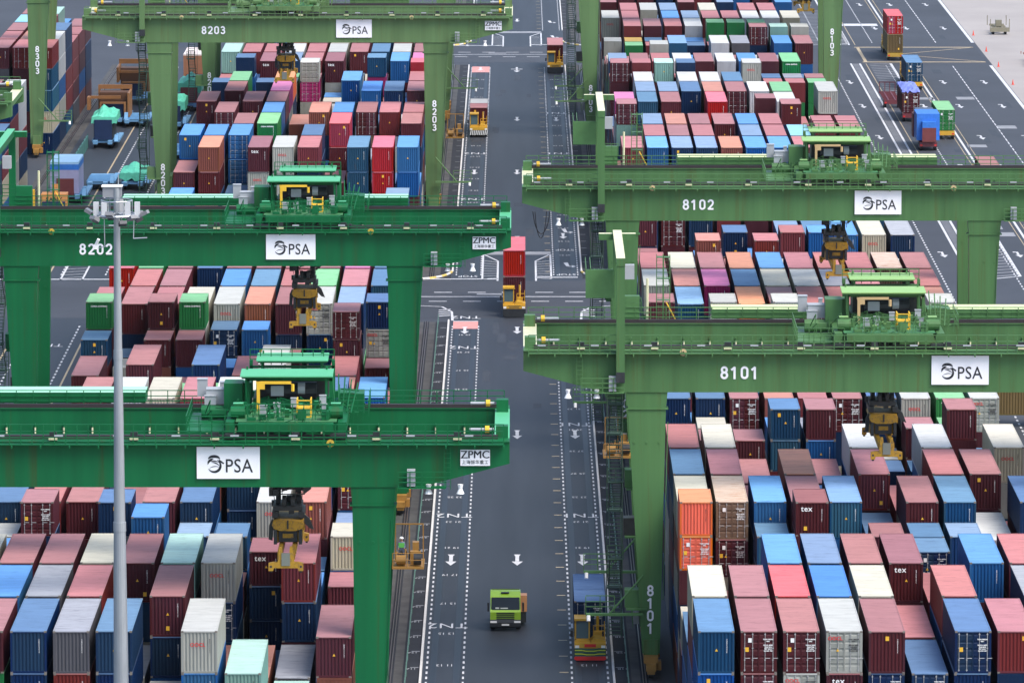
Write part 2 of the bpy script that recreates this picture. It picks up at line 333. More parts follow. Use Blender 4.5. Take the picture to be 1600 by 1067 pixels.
L2='''0 0F5bb 1F5xx 2F5ss 3f4m 4F5r 5F5ee 6F5ze 7F3n 8F5qm 9F4m
1 0F3 1F3 2F4d 3F3 4F5n 5F3 6F4 7F5BB 8F5b 9F5b
2 0F5m 1F4 2F3 3F5xm 4F3 5F3 6F5g 7F5m 8F3 9F3
3 0F5r 1F5rn 2F5Mu 3F5b 4F5q 5F3 6F5b 7F3 8F5M 9F3
4 0F4 1F4 2F4n 3F3 4F4e 5F4 6F5m 7F5m 8F4 9F5m
5 0F5m 1F5n 2F5b 3F3 4F4e 5F3E 6F5k 7F3 8F5m 9F3
6 0F5r 1F3 2F3 3F5b 4F3e 5F3 6F5o 7F3 8F5g 9F3
7 0t6X 1t4 2t4 3t4 4t4 5t6EKE 6t5 7t5N 8t4 9t5n
7.5 0t5 1t4 2t6sk 3t5e 4t4 5t5 6t5g 7t4 8t6n 9t4
8 0F5k 1F5b 2F4m 3F4c 4F5ze 5F5r 6F5l 7F5z 8F4 9F4
9 0F5m 1F5e 2F5s 3F5m 4F5e 5F5r 6F5w 7F5r 8F5r 9F5t
10 0F5m 1F5r 2F4n 3F5m 4F5c 5F5m 6F5q 7F4b 8F5m 9F5e
11 0F5q 1F4m 2F5n 3F5m 4F5r 5F4e 6F5m 7F5b 8F5m 9F5q
12 0F5 1F5c 2F5e 3F5 4F5 5F5 6F5 7F5c 8F5 9F5
13 0F5 1F5 2F5 3F5 4F5 5F5 6F5 7F5 8F5 9F5'''
L3='''0 0F4bn 1F5 2F5
1 0F4nrc 1F5e 2F5
2 0F5nrc 1F5e 2F5r
3 0F5wwrnc 1F5m 2F5e
7.3 0F5rsacn 1F5R 2F5m
8.3 0F5wwbe 1F5q 2F5r
9.3 0F5nnrra 1F5r 2F5m
10.3 0F4rrm 1F5r 2F5h
11.3 0F4rmb 1F5t 2F5m
12.3 0F4mn 1F4 2F5n'''
BLK=[('nearer TN1 block',R1,lambda j:407.6+6.54*j,14.63,2.885,1),('farther TN1 block',R2,lambda i:704.6+12.92*i,14.58,2.852,1),
     ('nearer TN2 block',L1,lambda j:407.6+6.54*j,-11.5,-2.885,-1),('farther TN2 block',L2,lambda i:705.0+12.95*i,-11.36,-2.865,-1),
     ('far corner block',L3,lambda i:733+12.92*i,-62.7,-2.885,-1)]
ORD=['','first','second','third','fourth','fifth','sixth','seventh','eighth','ninth','tenth','eleventh','twelfth','thirteenth','fourteenth','fifteenth','sixteenth','seventeenth','eighteenth','nineteenth','twentieth','twenty-first','twenty-second','twenty-third','twenty-fourth','twenty-fifth','twenty-sixth']
TIER={1:'ground',2:'second',3:'third',4:'fourth',5:'fifth',6:'sixth'}
boxes=[]
WT='mmmmmrrrrnnnnssbbbqeewccgda'
for bn,txt,fd,x0,pitch,sg in BLK:
    rowi=0
    for line in txt.split('\n'):
        a=line.split(); j=float(a[0]); D=fd(j); rowi+=1
        for tk in a[1:]:
            mm=re.match(r'(\d)([Ftf])(\d)([a-zA-Z]*)',tk); k=int(mm[1]); ty=mm[2]; n=int(mm[3]); cs=mm[4]
            Lc=12.192 if ty!='t' else 6.058; h=2.896 if ty=='F' else 2.591
            xr=x0+pitch*k
            rr=random.Random(hash((bn[0:3]=='nea',sg,rowi,k))&0xffff if False else (rowi*131+k*17+(3 if sg>0 else 0)+len(bn)*7))
            for q in range(n):
                tier=n-q
                ch=cs[q] if q<len(cs) else rr.choice(WT)
                door=ch.isupper() or (q>=len(cs) and rr.random()<.4)
                boxes.append(dict(bn=bn,row=rowi,k=k,tier=tier,n=n,L=Lc,h=h,X=xr-W/2+rr.uniform(-.03,.03),Y=D+rr.uniform(-.05,.05),Z=(tier-1)*h,c=ch.lower(),door=door))
# which ones show: a grid of rays from the camera against the plain boxes
vv=[];ff=[]
for b in boxes:
    x,y,z,L_,h=b['X'],b['Y'],b['Z'],b['L'],b['h']; i=len(vv)
    vv+=[(x+sx*W/2,y+sy*L_,z+sz*h) for sz in (0,1) for sx,sy in ((-1,0),(1,0),(1,1),(-1,1))]
    ff+=[(i,i+1,i+5,i+4),(i+1,i+2,i+6,i+5),(i+2,i+3,i+7,i+6),(i+3,i,i+4,i+7),(i+4,i+5,i+6,i+7)]
tree=BVHTree.FromPolygons(vv,ff)
for b in boxes: b['px']=0
mw=Matrix.Translation((0,0,HG))@camo.rotation_euler.to_matrix().to_4x4(); rot=mw.to_3x3(); org=Vector((0,0,HG))
# the girders hide what stands right behind them: rays that meet one count for nothing
GIRD=[(420.8,-53.4,-.4),(464.9,.6,53.4),(539.7,-53.4,-.4),(572.8,.6,53.4),(752.7,-53.4,-.4),(850,.6,53.4)]
def hides(o,dv):
    for D_,xa,xb in GIRD:
        for dd in (0,15.2):
            t=(D_+dd)/dv.y; x=dv.x*t; z=HG+dv.z*t
            if xa<x<xb and 22.1<z<25.4: return t
    return 1e9
for iy in range(0,1067,4):
    for ix in range(0,1600,4):
        dv=rot@Vector(((ix+2-800)/9618,-(iy+2-533.5)/9618,-1)); dn=dv.normalized()
        hit=tree.ray_cast(org,dn)
        if hit[2] is not None:
            if hides(org,dv)*dv.length<hit[3]: continue
            boxes[hit[2]//5]['px']+=1
vis=sorted([b for b in boxes if b['px']>0],key=lambda b:-b['px'])
print('containers',len(boxes),'visible',len(vis), 'rank300 px',vis[min(299,len(vis)-1)]['px']*16)
own=set(id(b) for b in vis[:288])
group={'nearer TN1 block':'containers stacked beside lane TN1, near side of the cross road','farther TN1 block':'containers stacked beside lane TN1, beyond the cross road',
'nearer TN2 block':'containers stacked beside lane TN2, near side of the cross road','farther TN2 block':'containers stacked beside lane TN2, beyond the cross road','far corner block':'containers stacked in the far corner block'}
rest=MB(); rmats=[]; ridx={}
def rmat(m):
    if m.name not in ridx: ridx[m.name]=len(rmats); rmats.append(m)
    return ridx[m.name]
for bi,b in enumerate(boxes):
    if id(b) in own:
        hgt='topmost' if b['tier']==b['n'] else TIER[b['tier']]+' tier'
        end='door end' if b['door'] else 'blank end'
        lab='%s %s container, %s, %s stack from lane, %s row, %s'%(PAL[b['c']][0],end,hgt,ORD[b['k']+1],ORD[b['row']],b['bn'])
        container('shipping_container',b['X'],b['Y'],b['Z'],b['L'],b['h'],b['c'],b['door'],lab,group[b['bn']],2 if b['Y']<640 else 1,seed=bi)
    else:
        x,y,z,L_,h=b['X'],b['Y'],b['Z'],b['L'],b['h']; m0=rmat(BODY[b['c']]); m1=rmat(ROOF[b['c']])
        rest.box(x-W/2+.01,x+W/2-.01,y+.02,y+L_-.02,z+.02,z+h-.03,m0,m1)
        for xa in (-W/2,W/2-.12): rest.box(x+xa,x+xa+.12,y,y+.1,z+.01,z+h-.01,m0)
        rest.box(x-W/2+.12,x+W/2-.12,y+.003,y+.09,z+h-.12,z+h-.012,m0)
        if b['px']>0 and b['Y']<900:
            for i in range(8): xx=x-1.05+i*.27; rest.box(xx,xx+.12,y-.01,y+.05,z+.2,z+h-.13,m0)
o=rest.obj('container_stacks',rmats); o['kind']='stuff'; tag(o,'the mass of farther and lower shipping containers filling the stacks behind the nearest ones','containers')
# ---------------------------------------------------------------- ground, roads and markings
ASPH=mat('asphalt',(.026,.031,.040),.6,var=.22,scale=.16,stretch=(2.2,.10,1),dirt=.55,dirtcol=(.017,.022,.031),bump=.05,spec=.45)
ASPH2=mat('yard_asphalt',(.042,.046,.056),.7,var=.2,scale=.05,dirt=.5,dirtcol=(.022,.027,.036),spec=.45)
CONC=mat('concrete',(.060,.058,.056),.85,var=.35,scale=.5,stretch=(1,1,1),dirt=.7,dirtcol=(.055,.055,.055),bump=.1)
BED=mat('dark_bed',(.014,.016,.022),.9,var=.3,scale=.5,dirt=.4,dirtcol=(.035,.035,.035))
QUAY=mat('quay_concrete',(.33,.30,.28),.8,var=.09,scale=.06,dirt=.25,dirtcol=(.24,.22,.21))
LINE=mat('line_paint',(.56,.56,.57),.6,var=.18,scale=1.6,dirt=.65,dirtcol=(.35,.35,.37))
FADE=mat('faded_line_paint',(.24,.245,.26),.7,var=.15,scale=.4)
YLINE=mat('yellow_line_paint',(.42,.33,.20),.6,var=.12); TICK=mat('tick_paint',(.42,.34,.22),.6,var=.15); PINK=mat('pink_road_paint',(.62,.27,.24),.7,var=.14,dirt=.4,dirtcol=(.4,.22,.2))
STEEL=mat('rail_steel',(.14,.11,.10),.35,metal=.4,dirt=.5); KERB=mat('kerb_concrete',(.62,.60,.57),.7,dirt=.3,dirtcol=(.3,.28,.26))
def sheet(name,x0,x1,y0,y1,z,m):
    b=MB(); b.q([(x0,y0,z),(x1,y0,z),(x1,y1,z),(x0,y1,z)]); return struct(b.obj(name,m))
sheet('ground',-4000,4000,100,9000,0,ASPH2)
sheet('road',-7.4,7.5,250,1600,.006,ASPH)
sheet('cross_road',-75,73.3,666,697,.011,ASPH2)
sheet('cross_road',-75,73.3,957,983,.011,ASPH2)
sheet('outer_road',45.9,73.3,300,1600,.006,ASPH2)
sheet('outer_road',-61,-45.9,300,1600,.006,ASPH)
sheet('quay_apron',73.9,600,300,2600,.010,QUAY)
mk={'white':MB(),'fade':MB(),'yellow':MB(),'tick':MB(),'pink':MB(),'conc':MB(),'bed':MB(),'rail':MB()}
def line(k,x0,x1,y0,y1,z=.018): mk[k].q([(x0,y0,z),(x1,y0,z),(x1,y1,z),(x0,y1,z)])
def seg(k,a,c,w_,z=.018):
    a=Vector((a[0],a[1],z)); c=Vector((c[0],c[1],z)); n=Vector((-(c-a).y,(c-a).x,0)).normalized()*w_/2
    mk[k].q([a-n,c-n,c+n,a+n])
def dash(x,y0,y1,on=.9,off=.9,wd=.22,k='white'):
    y=y0
    while y<y1: line(k,x-wd/2,x+wd/2,y,min(y+on,y1)); y+=on+off
SEC=[(300,660),(702,950),(1012,1500)]
for y0,y1 in SEC:
    for x in (-6.96,-4.13,4.25,7.02): dash(x,y0,y1,.95,1.1,.15)
    y=y0+3.0
    while y<y1-2:
        line('tick',3.3,4.0,y,y+.32); line('fade',-8.25,-7.6,y+2,y+2.25)
        line('fade',7.65,8.3,y+2,y+2.25); y+=6.54
def arrow(x,y,L=4.1,k='white'):        # pointing towards the camera (-y)
    line(k,x-.16,x+.16,y-L*.1,y+L*.55); mk[k].q([(x-.16,y+L*.55,.018),(x+.16,y+L*.55,.018),(x+.3,y+L*.75,.018),(x-.3,y+L*.75,.018)])
    mk[k].q([(x,y-L*.55,.018),(x+.48,y-L*.08,.018),(x-.48,y-L*.08,.018)])
for y in (515.5,584,656,735,805.8,872.4,1030): arrow(.04,y); 
for y in (515.5,584,738,872): arrow(5.6,y)
for y in (515.5,656,805.8,946): arrow(-5.6,y)
for y in (946,): line('white',-.16,.16,y-3,y+3); line('white',-.9,.9,y-.3,y+.3); mk['white'].q([(0,y-5,.018),(.5,y-2.5,.018),(-.5,y-2.5,.018)])
for x,y in ((5.9,742.8),(5.9,710.7),(5.6,1027),(5.9,1000)):
    mk['white'].q([(x-.45,y+2.4,.018),(x+.05,y+2.6,.018),(x+.25,y-.8,.018),(x-.15,y-.8,.018)]); line('white',x,x+.6,y-1.1,y-.7)
    mk['white'].q([(x+.5,y-1.9,.018),(x+1.0,y-.9,.018),(x+.5,y+.1,.018)])
# stop lines, hatched boxes and the pink boxes at the cross roads
for Y in (0,286.5):
    line('white',-10.4,-2.15,698.3+Y,698.9+Y); line('white',2.25,7.0,699.8+Y,700.4+Y); line('fade',-3.6,4.0,720.4+Y,722.6+Y); line('white',-3.6,4.0,722.6+Y,723.0+Y)
    for sx in (-1,1):
        seg('white',(sx*3.95,699+Y),(sx*3.95,721+Y),.22); seg('white',(sx*2.2,697+Y),(sx*2.2,714.7+Y),.22); seg('white',(sx*2.2,714.7+Y),(sx*3.95,721+Y),.22)
        for i in range(8): seg('white',(sx*2.2,699.5+Y+i*2.0),(sx*3.95,698.6+Y+i*2.35),.17)
    line('white',-40,-8.0,683.3+Y*.998,683.7+Y*.998); line('white',8,40,683.3+Y,683.7+Y)
    line('white',-8,8,683.3+Y,683.7+Y)
    x=-44
    while x<44:
        line('white',x,x+2.0,679.4+Y,679.8+Y); line('white',x+.5,x+2.5,686.9+Y,687.3+Y); x+=3.8
    line('fade',-4.5,-1.7,685+Y,686.2+Y)
line('pink',-6.9,-4.2,657.6,663.2,.016); line('pink',-6.9,-4.2,941,950,.016)
line('white',-6.9,-4.2,663.3,663.7)
# kerb strips, rails, concrete beds beside every lane
KX=[(-7.42,1),(7.475,1)]
for cx in (0,-53.9):
    for sg in (-1,1):
        if cx==-53.9 and sg==-1: rx=-61.8
        elif cx==-53.9: rx=-44.05
        else: rx=sg*9.8
        for y0,y1 in ((250,663),(699,953),(990,1500)):
            if y0<600 and cx<0 and sg<0: continue
            line('conc',rx-(1.0 if rx>0 or cx else 1.3),rx+(1.3 if rx>0 or cx else 1.0),y0,y1,.008)
            if cx==0: line('bed',min(sg*7.55,sg*8.8),max(sg*7.55,sg*8.8),y0,y1,.009)
            for q in (-.11,.11): mk['rail'].box(rx+q-.035,rx+q+.035,y0,y1,.0,.10)
            line('bed',rx-.30,rx+.30,y0,y1,.012)
for y0,y1 in ((250,663),(699,953),(990,1500)):
    line('conc',42.6,45.4,y0,y1,.008); 
    for q in (-.11,.11): mk['rail'].box(44.05+q-.035,44.05+q+.035,y0,y1,.0,.10)
# outer (quay side) road
for y0,y1 in ((700,955),(986,1500)):
    for x in (52.0,53.4): line('white',x-.15,x+.15,y0,y1)
    y=y0
    while y<y1: line('fade',52.25,53.15,y,y+.5); y+=1.1
    line('yellow',54.3,54.42,y0,y1)
for y0,y1 in ((300,952),(990,1500)):
    line('white',61.05,61.35,y0,y1); line('yellow',60.55,60.65,y0,y1); line('yellow',61.85,61.95,y0,y1)
    dash(67.6,y0,y1,3.0,1.0,.15); dash(57.3,y0,y1,1.2,1.0,.16); dash(48.8,y0,y1,1.1,1.1,.2)
    line('white',73.3,73.8,y0,y1)
for x in (50.3,59.2,64.4,70.6):
    for y in (720,775,812,848,890,925,1015,1060):
        L_=3.6; line('white',x-.14,x+.14,y,y+L_*.9); mk['white'].q([(x+.05,y-2.0,.018),(x+.55,y+.2,.018),(x-.4,y+.3,.018)]); line('white',x-.5,x-.1,y+2.6,y+3.3)
line('yellow',54,73,981.6,982.6); line('yellow',54,73.2,957,958); seg('yellow',(73,982),(60,970),.35); seg('yellow',(60,970),(73,958),.35)
seg('yellow',(54.5,958),(54.5,982),.5)
# hatched islands
for (xa,xb,ya,yb) in ((47.5,53.2,986,1050),(54.8,58.2,905,955),(54.8,57.8,699,735)):
    seg('white',(xa,ya),(xb,ya+2),.4); seg('white',(xb,ya+2),(xb,yb),.4); y=ya+2
    while y<yb: seg('fade',(xa,y),(xb,y+1.5),.5); y+=2.6
for x,y,l in ((66,900,3),(69,860,3.2),(72,840,3),(63,836,2.6),(60,900,2.4),(70.5,812,3),(58,745,3),(64,742,3.4),(59,738,3)): line('fade',x-1.3,x+1.3,y,y+l*1.3)
line('white',52,60,1020,1024); 
# far left lanes
for y0,y1 in ((300,660),(702,950)):
    dash(-52.4,y0,y1,1.1,1.1,.2); dash(-47.3,y0,y1,1.1,1.1,.2); line('yellow',-53.95,-53.75,y0,y1); line('yellow',-46.3,-46.1,y0,y1)
for sx in (-52.2,-49.7): seg('white',(sx,698),(sx,722),.22)
for i in range(8): seg('white',(-52.2,699.5+i*2.6),(-49.7,700.4+i*2.6),.2)
line('white',-60,-45,698,698.6)
WORN=mat('tyre_worn_asphalt',(.017,.022,.031),.5,var=.2,scale=.3,stretch=(2,.2,1)); PATCH=mat('patch_asphalt',(.034,.041,.053),.75,var=.15,scale=.4)
wk=MB(); pk=MB()
for y0,y1 in ((300,663),(700,955)):
    for xc in (-5.55,5.65):
        for q in (-.9,.9): wk.q([(xc+q-.28,y0,.0125),(xc+q+.28,y0,.0125),(xc+q+.22,y1,.0125),(xc+q-.22,y1,.0125)])
rp=random.Random(12)
for i in range(26):
    x=rp.uniform(-3.6,3.2); y=rp.uniform(420,950); w_=rp.uniform(.6,1.4); l_=rp.uniform(3,9); zz=.0122+i*.00005; (abs(y-970)>22 and abs(y-681)>24) and pk.q([(x,y,zz),(x+w_,y,zz),(x+w_,y+l_,zz),(x,y+l_,zz)])
for i in range(40):
    x=rp.uniform(47,72); y=rp.uniform(700,1060); w_=rp.uniform(.6,1.4); l_=rp.uniform(3,9); zz=.0122+i*.00005; (abs(y-970)>22 and abs(y-681)>24) and pk.q([(x,y,zz),(x+w_,y,zz),(x+w_,y+l_,zz),(x,y+l_,zz)])
struct(wk.obj('road_wear',WORN)); struct(pk.obj('road_patch',PATCH))
for k,nm,m in (('white','road_marking',LINE),('fade','road_marking',FADE),('yellow','road_marking',YLINE),('tick','road_marking',TICK),('pink','road_marking',PINK),('conc','rail_bed',CONC),('bed','rail_bed',BED),('rail','rail_track',STEEL)):
    struct(mk[k].obj(nm,m))
FADE2=mat('worn_line_paint',(.38,.39,.41),.7,var=.2,scale=2,dirt=.5,dirtcol=(.1,.1,.11))
def road_text(s,x,y,size,stretch=2.6,m_=None):
    o=link('road_marking',text_mesh(s,size,1.05,1,.0,ext=.001),None,(x,y,.021),(0,0,math.pi),m_ or LINE); o.scale=(1.35 if s.startswith('TN') else 1,stretch*(.8 if s.startswith('TN') else 1),1); struct(o)
for y in (666.6,643.4,590.8,538.4,486,433.6,828.6,776): road_text('TN2',-5.55,y,1.25,2.9)
for y in (590.8,538.4,486,433.6,643.4,828.6,881,776): road_text('TN1',5.65,y,1.25,2.9)
road_text('TN2',-49.6,645,1.25,2.9)
def laneno(y): return '%02d %02d'%(int((y-400)/6.54)%90+1,int((y-400)/6.54)%90+3)
y=456.4
while y<660:
    road_text(laneno(y),-5.6,y,.58,2.1); road_text(laneno(y),5.65,y,.58,2.1); y+=13.1
y=720
while y<945:
    road_text(laneno(y),-5.6,y,.58,2.1); road_text(laneno(y),5.65,y,.58,2.1); y+=13.1
y=455
while y<655:
    road_text(laneno(y)[:2]+'A',-8.2,y,.5,1.7,FADE2); road_text(laneno(y)[:2]+'B',8.2,y,.5,1.7,FADE2); y+=6.54
road_text('STOP',-5.6,701,.9,2.4); road_text('STOP',5.7,702.5,.9,2.4); road_text('STOP',5.7,725,.9,2.4)
# raised kerbs
for x in (-7.42,7.475):
    for y0,y1 in ((250,664),(706,952),(1012,1500)):
        b=MB(); b.prism([(x-.11,0),(x+.11,0),(x+.08,.15),(x-.08,.15)],y0,y1); struct(b.obj('kerb',KERB))
YB=mat('yellow_black_kerb',(.62,.45,.12),.6,var=.1)
for sg in (-1,1):
    for Y,fl in ((0,1),(286.5,1)):
        pts=[]; 
        for i in range(9):
            a=i/8*math.pi/2; pts.append((sg*(7.42+4.2*(1-math.cos(a))),706+Y-8.0*math.sin(a)))
        b=MB(); w2=MB()
        for i,(p,q) in enumerate(zip(pts[:-1],pts[1:])):
            (b if i%1==0 else w2).tube((p[0],p[1],.09),(q[0],q[1],.09),.14,6,m=i%2)
        x=sg*11.6
        for i in range(9):
            b.tube((x,698+Y,.09),(x+sg*1.0,698+Y,.09),.14,6,m=i%2); x+=sg*1.0
        struct(b.obj('kerb',[KERB,YB]))
        for i in range(5): seg2=None
    b=MB(); pts=[(sg*7.0,664),(sg*7.15,671),(sg*8.3,675.2),(sg*11,676)]
    for p,q in zip(pts[:-1],pts[1:]):
        a=Vector((p[0],p[1],.018)); c=Vector((q[0],q[1],.018)); n=Vector((-(c-a).y,(c-a).x,0)).normalized()*.13; b.q([a-n,c-n,c+n,a+n])
    for i in range(4): b.q([(sg*7.3,668+i*1.6,.018),(sg*8.6,667.3+i*1.6,.018),(sg*8.6,667.8+i*1.6,.018),(sg*7.3,668.5+i*1.6,.018)])
    struct(b.obj('road_marking',LINE))
# post and wire fences beside the rails
FG=mat('fence_green',(.10,.20,.16),.5)
for sg,lab in ((-1,'thin green post and wire fence between lane TN2 kerb and crane rail'),(1,'thin green post and wire fence between lane TN1 kerb and crane rail')):
    b=MB(); y=380
    while y<662: b.tube((sg*8.5,y,0),(sg*8.5,y,1.15),.035,5); y+=6.54
    for z in (.4,.8,1.15): b.tube((sg*8.5,380,z),(sg*8.5,661,z),.018,4)
    tag(b.obj('wire_fence',FG),lab,'fence')
# traffic cones along the quay edge line and mesh fences
CONEM=mat('cone_orange',(.70,.07,.04),.5)
for i,y in enumerate((975,1003,950,922,893)):
    b=MB(); b.tube((0,0,0),(0,0,.8),.16,10,r2=.03); b.box(-.22,.22,-.22,.22,0,.05); me=b.mesh('traffic_cone',[CONEM])
    o=link('traffic_cone',me,None,(74.6,y,.012)); tag(o,'red traffic cone on the quay edge line, %s from the near end'%ORD[(5,0,4,3,2,1).index(0) if False else {893:1,922:2,950:3,975:4,1003:5}[y]],'traffic cone','cones along the quay edge line')
MESHM=mat('mesh_teal',(.05,.16,.15),.6)
b=MB()
for i in range(9): b.box(-58.6-.06,-58.5,800+i*4,803.6+i*4,0,1.7,0)
for i in range(10): b.tube((-58.55,799.8+i*4,0),(-58.55,799.8+i*4,1.9),.06,5)
tag(b.obj('mesh_fence',MESHM),'teal mesh fence panels beside the rail by the covered trailers','fence')
# ---------------------------------------------------------------- yard cranes
def greens(tag_,g,roofg):
    d={}
    d['g']=mat('crane_green_'+tag_,g,.5,spec=.25,var=.16,scale=.55,stretch=(1.5,1,.05),dirt=.65,dirtcol=(g[0]*.7+.04,g[1]*.52,g[2]*.4),dthr=.55)
    d['t']=mat('crane_trim_green_'+tag_,tuple(x*1.1 for x in g),.5,spec=.3,var=.12,scale=1.0)
    d['r']=mat('crane_canopy_'+tag_,roofg,.5,var=.04); return d
GD=greens('fresh',(.003,.115,.036),(.09,.42,.20)); GL=greens('faded',(.070,.165,.058),(.27,.46,.15)); GF=greens('old',(.105,.190,.075),(.30,.46,.17))
STAIRM=mat('stair_dark_green',(.035,.075,.045),.6); RAILD=mat('rail_dark',(.030,.022,.024),.5,dirt=.5); GREY=mat('cabinet_grey',(.36,.38,.40),.5,var=.05); DGREY=mat('machine_dark',(.022,.025,.028),.5,var=.3,scale=2)
SPY=mat('spreader_yellow',(.40,.215,.010),.6,scale=2.6,dirt=.85,dthr=.5,dirtcol=(.10,.07,.04)); YB2=mat('ladder_yellow',(.75,.45,.03),.5); GLASS=mat('cab_glass',(.05,.10,.13),.12,var=.02); MACHO=mat('bogie_orange',(.33,.17,.035),.5,dirt=.5)
SIGNW=mat('sign_white',(.88,.88,.89),.5,var=.01); SIGNK=mat('sign_black',(.012,.014,.018),.5,var=.01)
LAMPW=mat('lamp_white',(.85,.85,.84),.4,var=.02); CREAM=mat('cream_trim',(.68,.66,.42),.5)
ZB,ZT,GW,GAP=22.1,25.25,1.35,15.2
def railing(b,x0,x1,y,z,step=.78,h=1.1,r=.030):
    n=max(1,round((x1-x0)/step))
    for i in range(n+1): x=x0+(x1-x0)*i/n; b.box(x-r,x+r,y-r,y+r,z,z+h)
    for q in (.38,.72,1.1): b.box(x0,x1,y-r,y+r,z+q*h/1.1-r,z+q*h/1.1+r)
def railing_y(b,x,y0,y1,z,step=.9,h=1.1,r=.022):
    n=max(1,round((y1-y0)/step))
    for i in range(n+1): y=y0+(y1-y0)*i/n; b.box(x-r,x+r,y-r,y+r,z,z+h)
    for q in (.55,1.1): b.box(x-r,x+r,y0,y1,z+q*h/1.1-r,z+q*h/1.1+r)
def ladder(b,x,y,z0,z1,w=.45,r=.022,step=.33,m=0):
    for s in (-w/2,w/2): b.box(x+s-r,x+s+r,y-r,y+r,z0,z1,m)
    z=z0+.2
    while z<z1: b.box(x-w/2,x+w/2,y-r*.7,y+r*.7,z-r*.6,z+r*.6,m); z+=step
def stair(b,x0,x1,y0,y1,z0,z1,m=0,w=.8):
    """flight rising along y between (y0,z0) and (y1,z1), x0..x1 wide"""
    n=max(3,round(abs(z1-z0)/.24))
    for i in range(n):
        t=i/n; y=y0+(y1-y0)*t; z=z0+(z1-z0)*t; b.box(x0,x1,y,y+.2,z,z+.05,m)
    for x in (x0,x1):
        b.prismx([(y0,z0-.1),(y1,z1-.1),(y1,z1+.12),(y0,z0+.12)],x-.03,x+.03,m)
        b.tube((x,y0,z0+1.0),(x,y1,z1+1.0),.025,4,m)
        for t in (0,.33,.66,1): b.tube((x,y0+(y1-y0)*t,z0+(z1-z0)*t),(x,y0+(y1-y0)*t,z0+(z1-z0)*t+1.0),.02,4,m)
def num_mesh(txt,H,gap=.26,vertical=False,sw=.15):
    k=('num',txt,H,vertical)
    if k in _tc: return _tc[k]
    def el(cx,cz,rx,rz,a0,a1,n=14): return [(cx+rx*math.cos(R(a0+(a1-a0)*i/n)),cz+rz*math.sin(R(a0+(a1-a0)*i/n))) for i in range(n+1)]
    G_={'0':[el(.29,.71,.23,.23,0,180)+el(.29,.29,.23,.23,180,360)+[(.52,.71)]],
     '1':[[(.06,.74),(.30,.94),(.30,.0)]],
     '2':[el(.29,.70,.23,.24,165,-20,12)+[(.46,.50),(.06,.06),(.54,.06)]],
     '3':[el(.27,.73,.21,.21,150,-70,12)+[(.22,.52)],[(.22,.52)]+el(.28,.29,.23,.235,80,-150,14)],
     '8':[el(.29,.73,.20,.21,0,360,18),el(.29,.28,.23,.235,0,360,18)],
     '4':[[(.42,0),(.42,.94),(.04,.30),(.58,.30)]]}
    b=MB(); x=0; z=0; n=len(txt); adv=(.58+gap); lay=0
    for i,ch in enumerate(txt):
        ox,oz=((-.29,(n-1)/2*1.22-i*1.22-.5) if vertical else (i*adv-(n*adv-gap)/2,-.5))
        for pl in G_[ch]:
            for a,c in zip(pl[:-1],pl[1:]):
                a=Vector((a[0],a[1],0)); c=Vector((c[0],c[1],0)); d=(c-a)
                if d.length<1e-6: continue
                d.normalize(); nn=Vector((-d.y,d.x,0))*sw*.62; e=d*sw*.30; lay+=1; yy=lay*.0006
                P=[a-nn-e,c-nn+e,c+nn+e,a+nn-e]; b.q([((p.x+ox)*H,-yy,(p.y+oz)*H) for p in P])
    me=b.mesh('lettering',[None]); _tc[k]=me; return me
def logo_mesh():
    b=MB()
    def arc(cx,cz,r,a0,a1,w0,w1,sx=1.0,sz=1.0,n=18):
        pts=[]
        for i in range(n+1):
            t=i/n; a=R(a0+(a1-a0)*t); ww=(w0+(w1-w0)*math.sin(math.pi*t)); 
            pts.append(((cx+sx*(r+ww)*math.cos(a),cz+sz*(r+ww)*math.sin(a)),(cx+sx*(r-ww)*math.cos(a),cz+sz*(r-ww)*math.sin(a))))
        for (p,q),(p2,q2) in zip(pts[:-1],pts[1:]): b.q([(p[0],0,p[1]),(p2[0],0,p2[1]),(q2[0],0,q2[1]),(q[0],0,q[1])])
    arc(0,-.08,.50,-150,60,.015,.10); arc(.02,-.05,.50,95,178,.005,.09); arc(.0,.33,.40,15,165,.01,.15,1.15,.75)
    arc(-.2,-.5,.75,35,92,.004,.05,1,.9); arc(-.12,-.42,.9,52,118,.004,.055,1,.78); arc(.1,-.6,.6,60,140,.004,.04,1,.75)
    b.q([(.35,0,.42),(.78,0,.12),(.72,0,.02),(.42,0,.22)])
    me=b.mesh('emblem',[SIGNK]); return me
LOGO=logo_mesh()
def bogie(b,x,y,m_or,m_dk):
    for s in (-2.6,2.6):
        b.box(x-.38,x+.38,y+s-1.7,y+s+1.7,.75,1.25,m_or)
        for q in (-1.1,1.1): b.tube((x-.2,y+s+q,.45),(x+.2,y+s+q,.45),.36,12,m_dk); b.box(x-.3,x+.3,y+s+q-.5,y+s+q+.5,.5,.85,m_or)
        b.box(x+.4,x+.8,y+s-.4,y+s+.4,.6,1.3,m_or)
    b.box(x-.55,x+.55,y-3.6,y+3.6,1.25,1.75,m_or)
